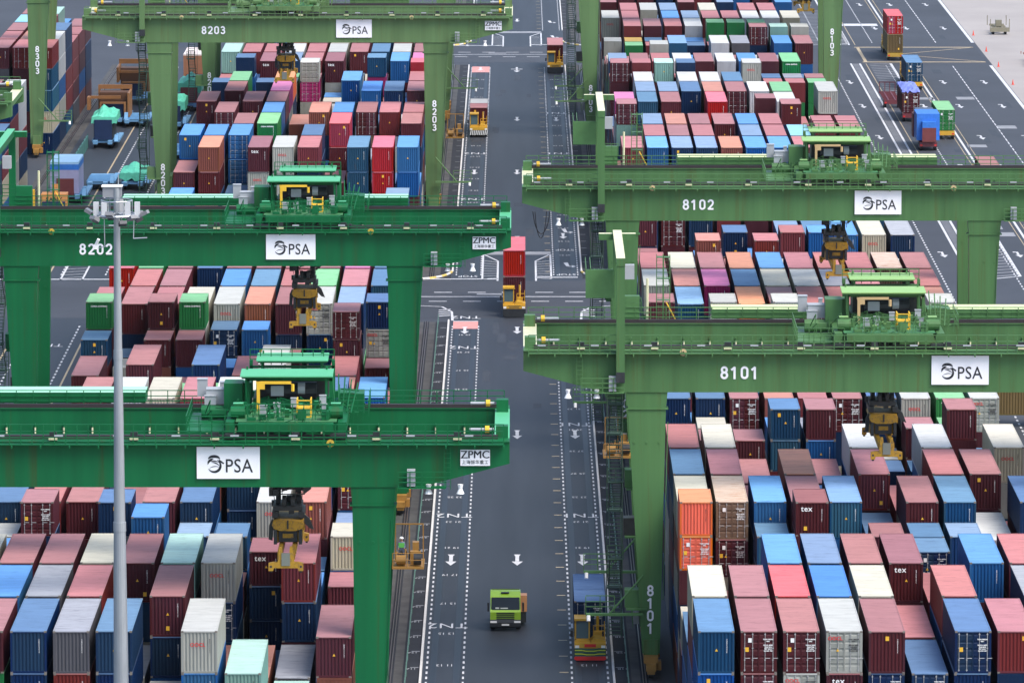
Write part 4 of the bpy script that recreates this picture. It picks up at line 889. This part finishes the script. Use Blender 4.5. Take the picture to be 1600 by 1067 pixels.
def tractor(t,style,paint=None):
    """terminal tractor, front at y=0 facing -y"""
    P=paint or TRUCKY
    b=MB(); b.box(-1.2,1.2,.15,5.0,.75,1.05); b.box(-1.22,1.22,.12,1.9,1.05,1.45); b.box(-1.22,-.02,.25,1.9,1.45,1.62)
    b.prism([(.1,1.45),(1.22,1.45),(1.22,1.55),(.7,1.75),(.3,1.75),(.1,1.6)],.2,1.7); b.box(-1.22,1.22,0,.12,1.02,1.42)
    b.obj('body',P,t)
    c=MB(); x0,x1,y0,y1,z0,z1=-1.2,-.02,.35,1.95,1.6,3.15
    for x in (x0,x1-.1):
        for y in (y0,y1-.1): c.box(x,x+.1,y,y+.1,z0,z1)
    c.box(x0,x1,y1-.08,y1,z0,z1-.003); c.box(x0,x1,y0,y0+.08,z0-.1,z0+.12); c.box(x0-.04,x1+.04,y0-.15,y1+.05,z1,z1+.16); c.box(x0+.05,x1-.05,y0+.1,y1-.1,z0,z0+.05)
    cab=c.obj('cab',P,t)
    g=MB(); g.box(x0+.12,x1-.12,y0+.03,y0+.06,z0+.14,z1-.05); g.box(x0+.02,x0+.05,y0+.12,y1-.12,z0+.4,z1-.1); g.box(x1-.05,x1-.02,y0+.12,y1-.12,z0+.4,z1-.1); g.obj('windscreen',GLB,cab)
    r=MB()
    for x in (.25,1.1):
        for y in (.5,2.2): r.box(x,x+.07,y,y+.07,1.5,2.75 if x>1 else 2.3)
    for z in (1.95,2.35): r.box(.25,1.17,2.2,2.27,z,z+.06); r.box(1.1,1.17,.5,2.2,z,z+.06)
    r.tube((.6,2.5,1.4),(.6,2.5,3.3),.11,8); r.box(.35,.95,1.9,2.6,1.45,1.95); r.obj('exhaust_rail',P,t)
    b=MB(); b.box(-1.24,1.24,-.10,.02,.32,1.0,0); 
    if style=='chevron':
        for i in range(5): b.prism([(-1.2+i*.0,.42+i*.14),(-.62,.42+i*.14),(-.3,.36+i*.14),(.3,.36+i*.14),(.62,.42+i*.14),(1.2,.42+i*.14),(1.2,.50+i*.14),(.66,.50+i*.14),(.3,.44+i*.14),(-.3,.44+i*.14),(-.66,.50+i*.14),(-1.2,.50+i*.14)],-.13-.004*i,-.10,1 if i%2 else 2)
        b.prism([(-1.26,.22),(-1.1,.10),(1.1,.10),(1.26,.22),(1.2,.40),(-1.2,.40)],-.22,-.11,3); b.box(-.45,.45,-.05,-.02,1.12,1.36,3)
    elif style=='stripe':
        for i in range(10): x=-1.2+i*.25; b.prism([(x,.35),(x+.12,.35),(x+.24,.98),(x+.12,.98)],-.12,-.10,4)
    else: b.box(-1.1,1.1,-.13,-.10,.1,.55,0); b.box(-.55,.55,-.005,-.0,1.1,1.2,0); b.box(-.7,.7,-.006,-.0,1.28,1.34,0)
    b.obj('bumper',[DGREY,CHEY,CHEV,BUMR,CHW],t)
    for x in (-1.02,1.02): l=MB(); l.box(x-.16,x+.16,-.03,0,1.03,1.25); l.obj('headlight',LENS,t)
    for x in (-1.02,1.02): wheel(t,x,1.15); wheel(t,x,4.1); 
    m=MB(); m.box(-1.55,-1.35,.2,.32,1.9,2.4); m.box(-1.4,-1.2,.24,.28,2.2,2.24); m.obj('mirror',BLACK,t)
def chassis(name,label,X,Y,L_,m,group=None,front=None):
    t=thing(name,label,'trailer',(X,Y,0),0,group); b=MB()
    for x in (-.5,.5): b.box(x-.09,x+.09,0,L_,.85,1.15)
    for i in range(int(L_/1.3)+1): b.box(-1.15,1.15,i*1.3,i*1.3+.12,1.0,1.17)
    b.box(-1.2,1.2,-.12,.0,.6,1.2); b.box(-1.2,1.2,L_,L_+.12,.9,1.2); b.obj('bed',m,t)
    for y in (.9,2.2): 
        for x in (-1.0,1.0): wheel(t,x,y)
    for x in (-.95,.95): q=MB(); q.box(x-.15,x+.15,-.14,-.125,.7,.9); q.obj('tail_light',BUMR,t)
    if front:
        q=MB(); q.box(-1.2,1.2,L_-.1,L_,1.2,2.5) if front=='board' else [q.box(x,x+.1,L_-.1,L_,1.2,2.6) for x in (-1.2,-.4,.3,1.1)]; q.box(-1.2,1.2,L_-.1,L_+.01,2.5,2.6); q.obj('headboard',m,t)
    return t
# yard tractors coming towards the camera in the lanes, each pulling a trailer that carries its own containers
def train(X,Y,style,tlabel,clabel,loads,grp='yellow terminal tractors in the yard lanes'):
    t=thing('terminal_tractor',tlabel,'truck',(X,Y,0),0,grp); tractor(t,style); chassis('chassis_trailer',clabel,X,Y+3.3,12.6,TRUCKY,'chassis trailers behind the terminal tractors')
    for i,(dy,z,L_,h,c,dr,lab) in enumerate(loads): container('shipping_container',X,Y+dy,z,L_,h,c,dr,lab,'containers riding on trailers',2,seed=900+int(Y)+i)
train(5.72,471.2,'chevron','yellow terminal tractor with red bumper and chevron nose in lane TN1','trailer under the blue container behind the chevron-nosed tractor',[(3.4,1.2,12.192,2.896,'n',True,'blue container with doors to the cab, on the trailer in lane TN1')])
train(-.28,666.2,'plain','yellow terminal tractor with black bumper crossing the junction','trailer under the red and maroon containers on the junction',[(3.4,1.2,12.192,2.896,'m',False,'dark maroon container beneath the bright red one on the junction trailer'),(3.4,4.1,12.192,2.896,'x',False,'bright red container riding on top at the junction')])
train(-5.3,848.7,'stripe','yellow terminal tractor with striped white bumper in far lane TN2','trailer under the two short containers in far lane TN2',[(3.4,1.2,6.058,2.591,'m',False,'short maroon container behind the striped tractor in lane TN2'),(9.6,1.2,6.058,2.591,'w',False,'short white-roofed container at the rear of the trailer in lane TN2')])
train(5.9,939.0,'plain','yellow terminal tractor entering the far junction in lane TN1','trailer under the maroon container at the far junction',[(3.4,1.2,12.192,2.896,'m',False,'dark maroon container on the trailer at the far junction')])
for s_ in ('BELOW',): pass
# lime green road tractor without a trailer
t=thing('road_tractor','lime green road tractor without trailer driving down the middle lane','truck',(-.9,483.6,0))
b=MB(); b.prismx([(.0,.85),(-.02,1.55),(.12,1.7),(1.9,1.7),(1.9,.85)],-1.22,1.22)
b.prismx([(.12,1.7),(.22,1.74),(.42,2.62),(.62,2.78),(1.3,3.02),(1.9,3.05),(1.9,1.7)],-1.2,-1.08); b.prismx([(.12,1.7),(.22,1.74),(.42,2.62),(.62,2.78),(1.3,3.02),(1.9,3.05),(1.9,1.7)],1.08,1.2)
b.prismx([(.42,2.62),(.62,2.78),(1.3,3.02),(1.9,3.05),(1.9,2.95),(1.3,2.9),(.66,2.68)],-1.079,1.079); b.box(-1.079,1.079,1.8,1.9,1.7,2.94); cab=b.obj('cab',LIME,t)
b=MB(); b.q([(-1.14,.165,1.62),(1.14,.165,1.62),(1.12,.43,2.68),(-1.12,.43,2.68)]); b.obj('windscreen',GLD,cab)
b=MB(); [b.box(-.72,.72,-.035,-.02,z,z+.09) for z in (.95,1.12,1.29,1.44)]; b.box(-.35,.3,.8,1.1,2.92,3.0); b.box(-.8,-.5,.19,.2,1.8,1.9,1); b.box(-.4,.2,.19,.2,1.8,1.88,1); b.obj('grille',[BLACK,CHW],cab)
b=MB(); b.prismx([(-.14,.42),(-.16,.75),(-.10,.95),(.1,.95),(.1,.3),(-.05,.3)],-1.24,1.24,0); b.box(-.3,.3,-.18,-.165,.50,.62,1); b.box(-1.1,1.1,1.9,2.2,1.0,3.1,0); b.obj('bumper',[DGREY,CHW],t)
for x in (-.95,.95): l=MB(); l.box(x-.26,x+.26,-.185,-.165,.72,.88); l.obj('headlight',LENS,t)
b=MB(); b.box(-.45,.45,2.2,5.9,.7,.95); b.box(.95,1.72,2.15,3.3,1.2,2.5,1); b.box(.95,1.66,2.2,4.4,.3,1.15,0); b.box(-1.2,-.6,2.3,3.4,.5,1.1); b.box(-1.1,1.1,3.9,5.2,1.0,1.15); b.obj('frame',[DGREY,mat_get('tank_orange',(.62,.28,.12))],t)
for x in (-1.02,1.02): wheel(t,x,1.1); wheel(t,x,4.6)
for x in (-1.45,1.33): b=MB(); b.box(x,x+.16,.1,.3,1.6,2.3); b.obj('mirror',BLACK,t)
# trucks driving away on the quay side road
def away(X,Y,lab,loads,paint=None,grp='trucks driving away on the quay side road'):
    t=thing('terminal_tractor',lab,'truck',(X,Y+17.0,0),math.pi,grp); tractor(t,'plain',paint)
    chassis('chassis_trailer','trailer of the '+lab,X,Y,12.6,paint or TRUCKY,'trailers on the quay side road')
    for i,(z,L_,h,c,dr,l2) in enumerate(loads): container('shipping_container',X,Y+.3,z,L_,h,c,dr,l2,'containers riding on trailers',2,seed=950+int(Y)+i)
away(59.2,960,'olive tractor hauling the rose red and olive containers',[(1.2,12.192,2.896,'v',False,'olive brown container under the rose red one on the quay side road'),(4.1,12.192,2.896,'x',True,'rose red container stacked over the olive one on the quay side road')],OLIVE)
away(59.3,914,'tractor hauling the steel blue container beside the yellow box junction',[(1.2,12.192,2.896,'s',True,'steel blue container on a trailer just before the yellow box junction')])
away(59.3,846,'tractor hauling the green container on the quay side road',[(1.2,12.192,2.896,'g',True,'green container with doors showing, on the quay side road trailer')])
away(60.2,776,'tractor hauling the pink-roofed container behind crane 8102',[(1.2,12.192,2.896,'m',True,'pink-roofed container on a trailer seen through the railing of crane 8102')])
# parked loads beside the ladder-marked strip
chassis('flat_trailer','empty maroon flat trailer parked beside the ladder-marked strip',53.0+1.4,888,12.4,TMAR,front='posts')
chassis('chassis_trailer','parked trailer under the violet-tarped maroon container',55.9,869,12.4,TMAR)
container('shipping_container',55.9,869.2,1.2,12.192,2.896,'m',True,'maroon container with violet tarpaulin roof parked by the ladder strip','containers riding on trailers',2,seed=31)
def tarp(name,lab,X,Y,Z,wx,wy,wz,m,bumps,seed,cat='tarpaulin'):
    r=random.Random(seed); b=MB(); nx,ny=9,11; g=[[None]*(ny+1) for _ in range(nx+1)]
    for i in range(nx+1):
        for j in range(ny+1):
            u=i/nx*2-1; v=j/ny*2-1; e=max(abs(u),abs(v)); z=wz*(1-max(0,e-.72)**1.6*1.2)
            for bx,by,bh,br in bumps: z+=bh*max(0,1-math.hypot(u-bx,v-by)/br)
            z+=r.uniform(-.08,.08)
            g[i][j]=(u*wx/2*(.97 if e<.95 else 1),v*wy/2,z)
    for i in range(nx):
        for j in range(ny): b.q([g[i][j],g[i+1][j],g[i+1][j+1],g[i][j+1]])
    rim=[g[i][0] for i in range(nx+1)]+[g[nx][j] for j in range(1,ny+1)]+[g[i][ny] for i in range(nx-1,-1,-1)]+[g[0][j] for j in range(ny-1,0,-1)]
    low=[(x*1.03+r.uniform(-.06,.06),y*1.02,r.uniform(-.1,.35)) for x,y,z in rim]
    for a in range(len(rim)):
        c=(a+1)%len(rim); b.q([low[a],low[c],rim[c],rim[a]])
    return tag(b.obj(name,m,None,(X,Y,Z)),lab,cat)
b=MB(); 
tarp('tarpaulin','violet blue tarpaulin tied over the parked maroon container',55.9,875.3,4.12,2.5,12.2,.42,TARPV,[(-.3,.3,.35,.6),(.4,-.4,.3,.5)],3)
t=thing('wrapped_machine','blue wrapped machine crate with a maroon end, parked by the strip','cargo',(55.9,832,0))
b=MB(); b.box(-1.55,1.55,.2,6.4,1.4,5.0); b.box(-.85,1.0,-.9,.19,1.4,4.0); b.obj('tarpaulin',TARPB,t); b=MB(); b.box(-.87,1.02,-.95,-.9,1.3,3.2); b.obj('end_panel',MARP,t); b=MB(); b.box(-1.7,-1.56,6.0,9.0,1.2,4.4); b.obj('side_panel',MARP,t)
b=MB(); b.box(-1.3,1.2,6.5,9.8,1.2,4.9); b.obj('crate',mat_get('crate_slate',(.06,.08,.13)),t)
chassis('flat_trailer','low trailer carrying the blue wrapped machine crate',55.9,831.6,11,TMAR)
for X,Y,l,m in ((79,1004,'small olive grey cradle trailer standing on the quay apron',mat_get('cradle_grey',(.22,.20,.14))),(80.5,950,'rusty red flat bed trailer at the edge of the quay apron',mat_get('rust_red',(.33,.13,.10)))):
    t=chassis('flat_trailer',l,X,Y,7 if X<80 else 11,m); b=MB()
    for x in (-1.6,1.5):
        for y in (0,6.8 if X<80 else 10.8): b.box(x,x+.12,y,y+.12,1.0,2.6 if X<80 else 1.4)
    b.box(-1.6,1.6,-.2,.3,.5,1.2); b.box(-.5,.5,2.4,3.6,1.2,2.2); b.obj('cradle',m,t)
# heavy trailers parked in the far left lanes
def lowbed(name,lab,X,Y,L_=9.5):
    t=thing(name,lab,'trailer',(X,Y,0),0,'blue low bed trailers in the far left lane'); b=MB()
    b.box(-1.5,1.5,0,L_,.75,1.05); b.box(-1.3,-.7,-1.6,.0,.7,1.15); b.box(.7,1.3,-1.6,.0,.7,1.15); [b.box(-1.55,1.55,i*1.2,i*1.2+.15,1.0,1.15) for i in range(int(L_/1.2))]
    b.prismx([(-1.6,1.1),(-.1,1.1),(-.1,1.9),(-.5,1.9)],1.6,2.1); b.box(1.6,2.2,0,L_,.85,1.15); b.obj('bed',TBLUE,t)
    for y in (.6,1.8,L_-1.5):
        for x in (-1.1,1.1): wheel(t,x,y,.45)
def cargo(name,lab,X,Y,parts):
    t=thing(name,lab,'cargo',(X,Y,0))
    for nm,m,boxes_ in parts:
        b=MB()
        for bx in boxes_: b.box(*bx)
        b.obj(nm,m,t)
lowbed('low_bed_trailer','blue low bed trailer under the pale green tarpaulin beside the mesh fence',-56.4,835)
cargo('machine_crate','navy ended machine under the pale green tarpaulin beside the mesh fence',-56.4,834.8,[('end_panel',NAVY,[(-1.2,1.2,0,.3,1.2,3.9)]),('crate',DGREY,[(-1.3,1.3,.31,8,1.16,3.9)])])
tarp('tarpaulin','pale green tarpaulin peaked over the navy ended machine',-56.3,839.2,3.3,3.3,8.4,1.2,TARPG,[(-.1,-.3,1.3,.7),(.5,.5,.5,.8)],4)
lowbed('low_bed_trailer','blue low bed trailer under the nearer orange frame',-56.9,864)
cargo('orange_frame','nearer orange steel cradle with navy panel in the far left lane',-57.0,864,[('frame',ORNG,[(-2.4,2.4,6,6.4,4.6,5.2),(2.1,2.4,0,6,1.2,4.6),(-2.4,-2.1,6,6.4,1.2,4.6),(-3.4,1.0,2,2.4,3.6,4.0),(-1.8,1.9,-.1,.2,3.1,3.35),(1.6,1.9,-.1,.2,1.6,3.1),(-1.8,-1.55,-.1,.2,2.2,3.1),(-3.6,-3.2,0,2.4,2.2,4.0)]),('panel',NAVY,[(-1.0,1.5,.3,.6,1.2,3.0)]),('engine',mat_get('engine_brown',(.10,.045,.02)),[(-2.0,2.05,3,5.9,1.2,4.4)])])
lowbed('low_bed_trailer','blue low bed trailer under the farther orange frame',-55.9,893)
cargo('orange_frame','farther orange steel cradle with navy panel below crane 8203',-55.9,893,[('frame',ORNG,[(-2.4,2.4,6,6.4,5.4,6.1),(2.1,2.4,0,6,1.2,5.4),(-2.4,-2.1,0,6.4,3.2,5.4),(-2.4,1.4,2,2.4,4.4,4.8),(-1.6,1.7,-.1,.2,3.1,3.35),(1.5,1.8,-.1,.2,1.6,3.1),(-1.8,-1.55,-.1,.2,1.4,3.1)]),('panel',NAVY,[(-1.0,1.2,.3,.6,1.2,3.0)]),('engine',mat_get('engine_brown',(.10,.045,.02)),[(-2.0,2.05,3,5.9,1.2,5.0)])])
lowbed('low_bed_trailer','blue low bed trailer under the lilac wrapped box',-56.4,772)
cargo('wrapped_box','lilac wrapped box with sky blue top and maroon panel on a trailer',-57.1,772,[('wrap',LILAC,[(-1.8,1.8,0,9,1.2,4.2)]),('band',TARPB,[(-1.81,1.81,-.01,9.01,4.2,4.9)]),('top_sheet',SKYB,[(-1.8,1.8,0,9,4.9,5.2)]),('end_panel',MARP,[(-1.0,1.2,-.1,-.01,1.0,3.1)])])
cargo('reach_stacker','orange counterweight of a container handler showing above crane 8202',-57.3,757,[('counterweight',mat_get('sany_orange',(.62,.27,.08)),[(-1.6,1.6,0,2.4,1.3,2.9),(-.3,.4,1,1.6,2.9,4.0)]),('body',NAVY,[(-1.4,1.4,-.8,0,.4,2.0),(-1.2,1.2,2.4,8,.6,1.9)]),('boom',YB2,[(-3.0,-2.4,0,.8,.4,3.4)])])
o=link('lettering',text_mesh('SANY',.75,1.1,1,.02),bpy.data.objects['reach_stacker'],(0,-.02,2.2),RX,BLACK)
for i,(X,Y,l) in enumerate(((-48.3,858,'nearer'),(-47.3,884,'farther'))):
    lowbed('low_bed_trailer','blue low bed trailer under the %s dark green tarpaulin beside crane 8203 leg'%l,X,Y)
    cargo('machine_crate','machine under the %s dark green tarpaulin beside crane 8203 leg'%l,X,Y,[('end_panel',NAVY if i==0 else MARP,[(-1.2,1.2,0,.3,1.2,3.4)]),('crate',DGREY,[(-1.25,1.25,.31,8,1.16,3.6)])])
    tarp('tarpaulin','%s crumpled green tarpaulin beside the leg of crane 8203'%l,X+.1,Y+4.4,2.6,3.4,8.6,1.7,TARPG,[(-.2 if i==0 else .1,-.5,1.3,.8),(.6,.2,.4,.6)],6+i)
lowbed('low_bed_trailer','blue low bed trailer under the small green tarpaulin behind the light mast',-49.3,786)
tarp('tarpaulin','small green tarpaulin behind the light mast head',-49.3,790,1.2,3.4,8,1.2,TARPG,[(.0,.1,.9,.8)],9)
cargo('wrapped_box','brown crate with pale top beside crane 8204 leg',-47.6,905,[('crate',BRWN,[(-1.6,1.5,0,11,2.6,6.0)]),('top_sheet',PALE,[(-1.6,1.5,0,11,6.0,6.2)]),('end_panel',MARP,[(-1.1,1.3,-.1,0,1.2,3.3)])])
lowbed('low_bed_trailer','blue low bed trailer standing empty beside the lilac wrapped box',-52.9-.9,786)
lowbed('low_bed_trailer','blue low bed trailer standing empty beside the pale green tarpaulin',-53.3-.5,862)
lowbed('low_bed_trailer','blue low bed trailer parked between the green tarpaulins',-46.3,822)
# ochre container lying across, right of the stacks
container('shipping_container',46.5,590,1.2,12.192,2.896,'v',False,'ochre brown container on the ground beside the leg of crane 8102','containers riding on trailers',1,rz=-math.pi/2,seed=77)
# machinery platforms on the lane side of the rear legs
def person(x,y,z,lab):
    bd=mat_get('overalls',(.10,.13,.20)); me=bpy.data.meshes.new('person')
    V=[(0,0,.95),(0,0,1.12),(0,.0,1.32),(0,0,1.46),(0,0,1.53),(0,-.02,1.63),(0,-.01,1.75),(-.19,0,1.42),(-.25,-.08,1.16),(-.20,-.30,1.02),(-.18,-.38,.99),(.19,0,1.42),(.26,-.06,1.15),(.20,-.28,1.04),(.18,-.36,1.02),(-.11,0,.90),(-.12,-.03,.50),(-.12,.0,.08),(-.12,-.16,.04),(.11,0,.90),(.12,-.03,.50),(.12,0,.08),(.12,-.16,.04)]
    E_=[(0,1),(1,2),(2,3),(3,4),(4,5),(5,6),(3,7),(7,8),(8,9),(9,10),(3,11),(11,12),(12,13),(13,14),(0,15),(15,16),(16,17),(17,18),(0,19),(19,20),(20,21),(21,22)]
    rad=[.15,.14,.17,.12,.06,.10,.09,.075,.055,.045,.05,.075,.055,.045,.05,.11,.075,.055,.045,.11,.075,.055,.045]
    me.from_pydata(V,E_,[]); o=bpy.data.objects.new('person',me); COL.objects.link(o)
    m=o.modifiers.new('skin','SKIN'); 
    for sv,r_ in zip(me.skin_vertices[0].data,rad): sv.radius=(r_,r_)
    me.skin_vertices[0].data[0].use_root=True; o.modifiers.new('sub','SUBSURF').levels=1; o.modifiers['sub'].render_levels=1
    n=bpy.data.meshes.new_from_object(o.evaluated_get(bpy.context.evaluated_depsgraph_get())); bpy.data.objects.remove(o)
    n.materials.clear(); skin=mat_get('skin',(.32,.17,.11)); n.materials.append(bd); n.materials.append(skin)
    for p in n.polygons:
        c=p.center; p.material_index=1 if (c.z>1.5 or (c.y<-.30 and c.z>.8)) else 0
    o=link('person',n,None,(x,y,z)); tag(o,lab,'person')
    b=MB(); r_=8
    for i in range(4):
        a0,a1=i*math.pi/8,(i+1)*math.pi/8
        b.tube((0,0,1.72+.14*math.sin(a0)),(0,0,1.72+.14*math.sin(a1)),.165*math.cos(a0),12,r2=max(.01,.165*math.cos(a1)))
    b.obj('helmet',LAMPW,o); b=MB(); b.box(-.21,.21,-.15,.15,1.08,1.42); b.obj('safety_vest',mat_get('vest_green',(.10,.42,.08)),o)
for nm,lx,ly,lz in (('8201',19.05,16.0,14.0),('8203',19.1,15.5,9.0),('8101',-19.0,15.5,15.0)):
    root=[o for o in bpy.data.objects if o.name.startswith('gantry_crane') and 'numbered '+nm in o.get('label','')][0]
    b=MB(); b.box(lx-1.1,lx+1.2,ly-2.2,ly+1.4,lz-.15,lz); b.tube((lx-.8,ly-1.7,lz+.45),(lx-.1,ly-1.7,lz+.45),.34,12); b.box(lx-.75,lx-.2,ly-1.3,ly-.8,lz,lz+.5); b.tube((lx+.45,ly-1.6,lz+.5),(lx+1.0,ly-1.6,lz+.5),.42,12,1); b.box(lx+.2,lx+.95,ly-.9,ly-.3,lz,lz+.9); b.box(lx+.35,lx+.8,ly+.1,ly+.8,lz,lz+1.4)
    for q in range(6): b.path([(lx-.9+q*.33,ly-.6,lz+.1),(lx-.8+q*.33,ly-.5,lz+.8+.1*(q%3)),(lx-.5+q*.25,ly+.3,lz+.3)],.05,5,q%2)
    for q in (-.9,.1,1.1): b.box(lx+q-.04,lx+q+.04,ly+1.2,ly+1.3,lz,lz+2.6,0)
    b.box(lx-.9,lx+1.1,ly+1.22,ly+1.28,lz+2.5,lz+2.6,0)
    for q in (.5,1.0): b.tube((lx-1.05,ly-2.15,lz+q),(lx+1.15,ly-2.15,lz+q),.03,5)
    for q in (-1.05,0,1.15): b.tube((lx+q,ly-2.15,lz),(lx+q,ly-2.15,lz+1.0),.03,5)
    b.obj('drive_platform',[MACHO,DGREY],root)
    if nm=='8201': person(-26.9+lx-.45,420.8+ly-.1,lz,'worker in white helmet and green vest on the orange drive platform of crane 8201')
# ---------------------------------------------------------------- floodlight mast in front
GALV=mat('galvanised_steel',(.40,.43,.46),.38,metal=.55,var=.14,scale=.8,stretch=(1,1,.3),dirt=.35,dirtcol=(.20,.21,.23))
LTM=mat('lamp_housing',(.22,.22,.23),.45,var=.1); DKM=mat('lamp_dark',(.05,.05,.06),.5)
t=thing('floodlight_mast','tall galvanised floodlight mast with a ring of lamps, standing in front of the stacks','light mast',(-25.85,395,0))
b=MB(); zs=[0,12,23,34,44.3]; rs=[.66,.50,.38,.27,.19]
for i in range(4): b.tube((0,0,zs[i]),(0,0,zs[i+1]+.02),rs[i],18,r2=rs[i+1]*1.03); b.tube((0,0,zs[i+1]-.1),(0,0,zs[i+1]+.5),rs[i+1]*1.12,18,r2=rs[i+1]*1.1)
b.obj('pole',GALV,t)
b=MB()
for i in range(16):
    a,c=2*math.pi*i/16,2*math.pi*(i+1)/16; b.tube((1.0*math.cos(a),1.0*math.sin(a),44.0),(1.0*math.cos(c),1.0*math.sin(c),44.0),.05,5); b.tube((1.35*math.cos(a),1.35*math.sin(a),43.1),(1.35*math.cos(c),1.35*math.sin(c),43.1),.09,5)
for i in range(6): a=i*math.pi/3; b.tube((0,0,43.2),(1.35*math.cos(a),1.35*math.sin(a),43.1),.06,5); b.tube((1.0*math.cos(a),1.0*math.sin(a),43.1),(1.0*math.cos(a),1.0*math.sin(a),44.0),.04,5)
b.tube((-.75,-1.0,42.9),(-.72,-1.1,41.2),.03,5); b.tube((-.72,-1.1,41.2),(-1.2,-1.1,41.1),.03,5); b.tube((1.15,-.8,43),(1.12,-.9,41.7),.03,5); b.tube((1.12,-.9,41.7),(2.0,-.9,41.75),.04,5); b.tube((.1,.3,44.5),(.1,.3,45.6),.03,5)
b.obj('lamp_ring',GALV,t)
for i in range(12):
    a=2*math.pi*(i+.5)/12; rr=1.45+.45*(i%2); x,y=rr*math.cos(a),rr*math.sin(a); f=MB(); u=Vector((math.cos(a),math.sin(a),0)); v=Vector((-math.sin(a),math.cos(a),0)); zc=42.75+.25*(i%3); tl=Vector((0,0,-1))*.75+u*.4; tl.normalize(); nn=tl.cross(v)
    c0=Vector((x,y,zc)); p=[c0+v*sv*.24+nn*sn*.24+tl*st*.11 for st in (-1,1) for sv,sn in ((-1,-1),(1,-1),(1,1),(-1,1))]
    f.q([p[0],p[1],p[2],p[3]]); f.q([p[7],p[6],p[5],p[4]]); 
    for k in range(4): f.q([p[k],p[k+4],p[(k+1)%4+4],p[(k+1)%4]])
    f.tube(c0,(1.35*math.cos(a),1.35*math.sin(a),43.1),.05,5); f.obj('floodlight',LTM if i%3 else DKM,t)
b=MB()
for x,y in ((-1.3,-.5),(-.75,-.8),(.75,-.7),(1.35,-.4),(.2,1.0)): b.box(x-.17,x+.17,y-.15,y+.15,42.95,43.95)
b.obj('control_box',mat_get('box_offwhite',(.55,.56,.57)),t)
b=MB(); b.box(-.9,.3,-.1,.7,44.2,44.85,0); b.box(-.98,.38,-.2,.8,44.86,44.92,1); b.obj('head_housing',[mat_get('housing_grey',(.25,.26,.28)),LAMPW],t)
b=MB(); b.tube((-1.3,-1.15,41.3),(-1.1,-1.3,41.7),.10,8); b.box(-1.4,-1.15,-1.25,-1.0,41.05,41.35); b.obj('camera',LAMPW,t)
b=MB(); b.box(-.9,.9,-.9,.9,0,.25); b.obj('base',CONC,t); t.scale=(1,1,1.026)
# ---------------------------------------------------------------- thin haze over the whole yard
hz=MB(); hz.box(-700,900,-60,2600,-1.5,110); hm=bpy.data.materials.new('haze'); hm.use_nodes=True; hn=hm.node_tree; hn.nodes.clear()
ho=hn.nodes.new('ShaderNodeOutputMaterial'); hv=hn.nodes.new('ShaderNodeVolumePrincipled'); hv.inputs['Color'].default_value=(.86,.91,1,1); hv.inputs['Density'].default_value=.000010; hv.inputs['Anisotropy'].default_value=.2
hn.links.new(hv.outputs[0],ho.inputs['Volume']); ho_=hz.obj('haze',hm); ho_['kind']='stuff'; ho_['label']='thin pale air over the whole container yard'
scn.cycles.volume_bounces=0
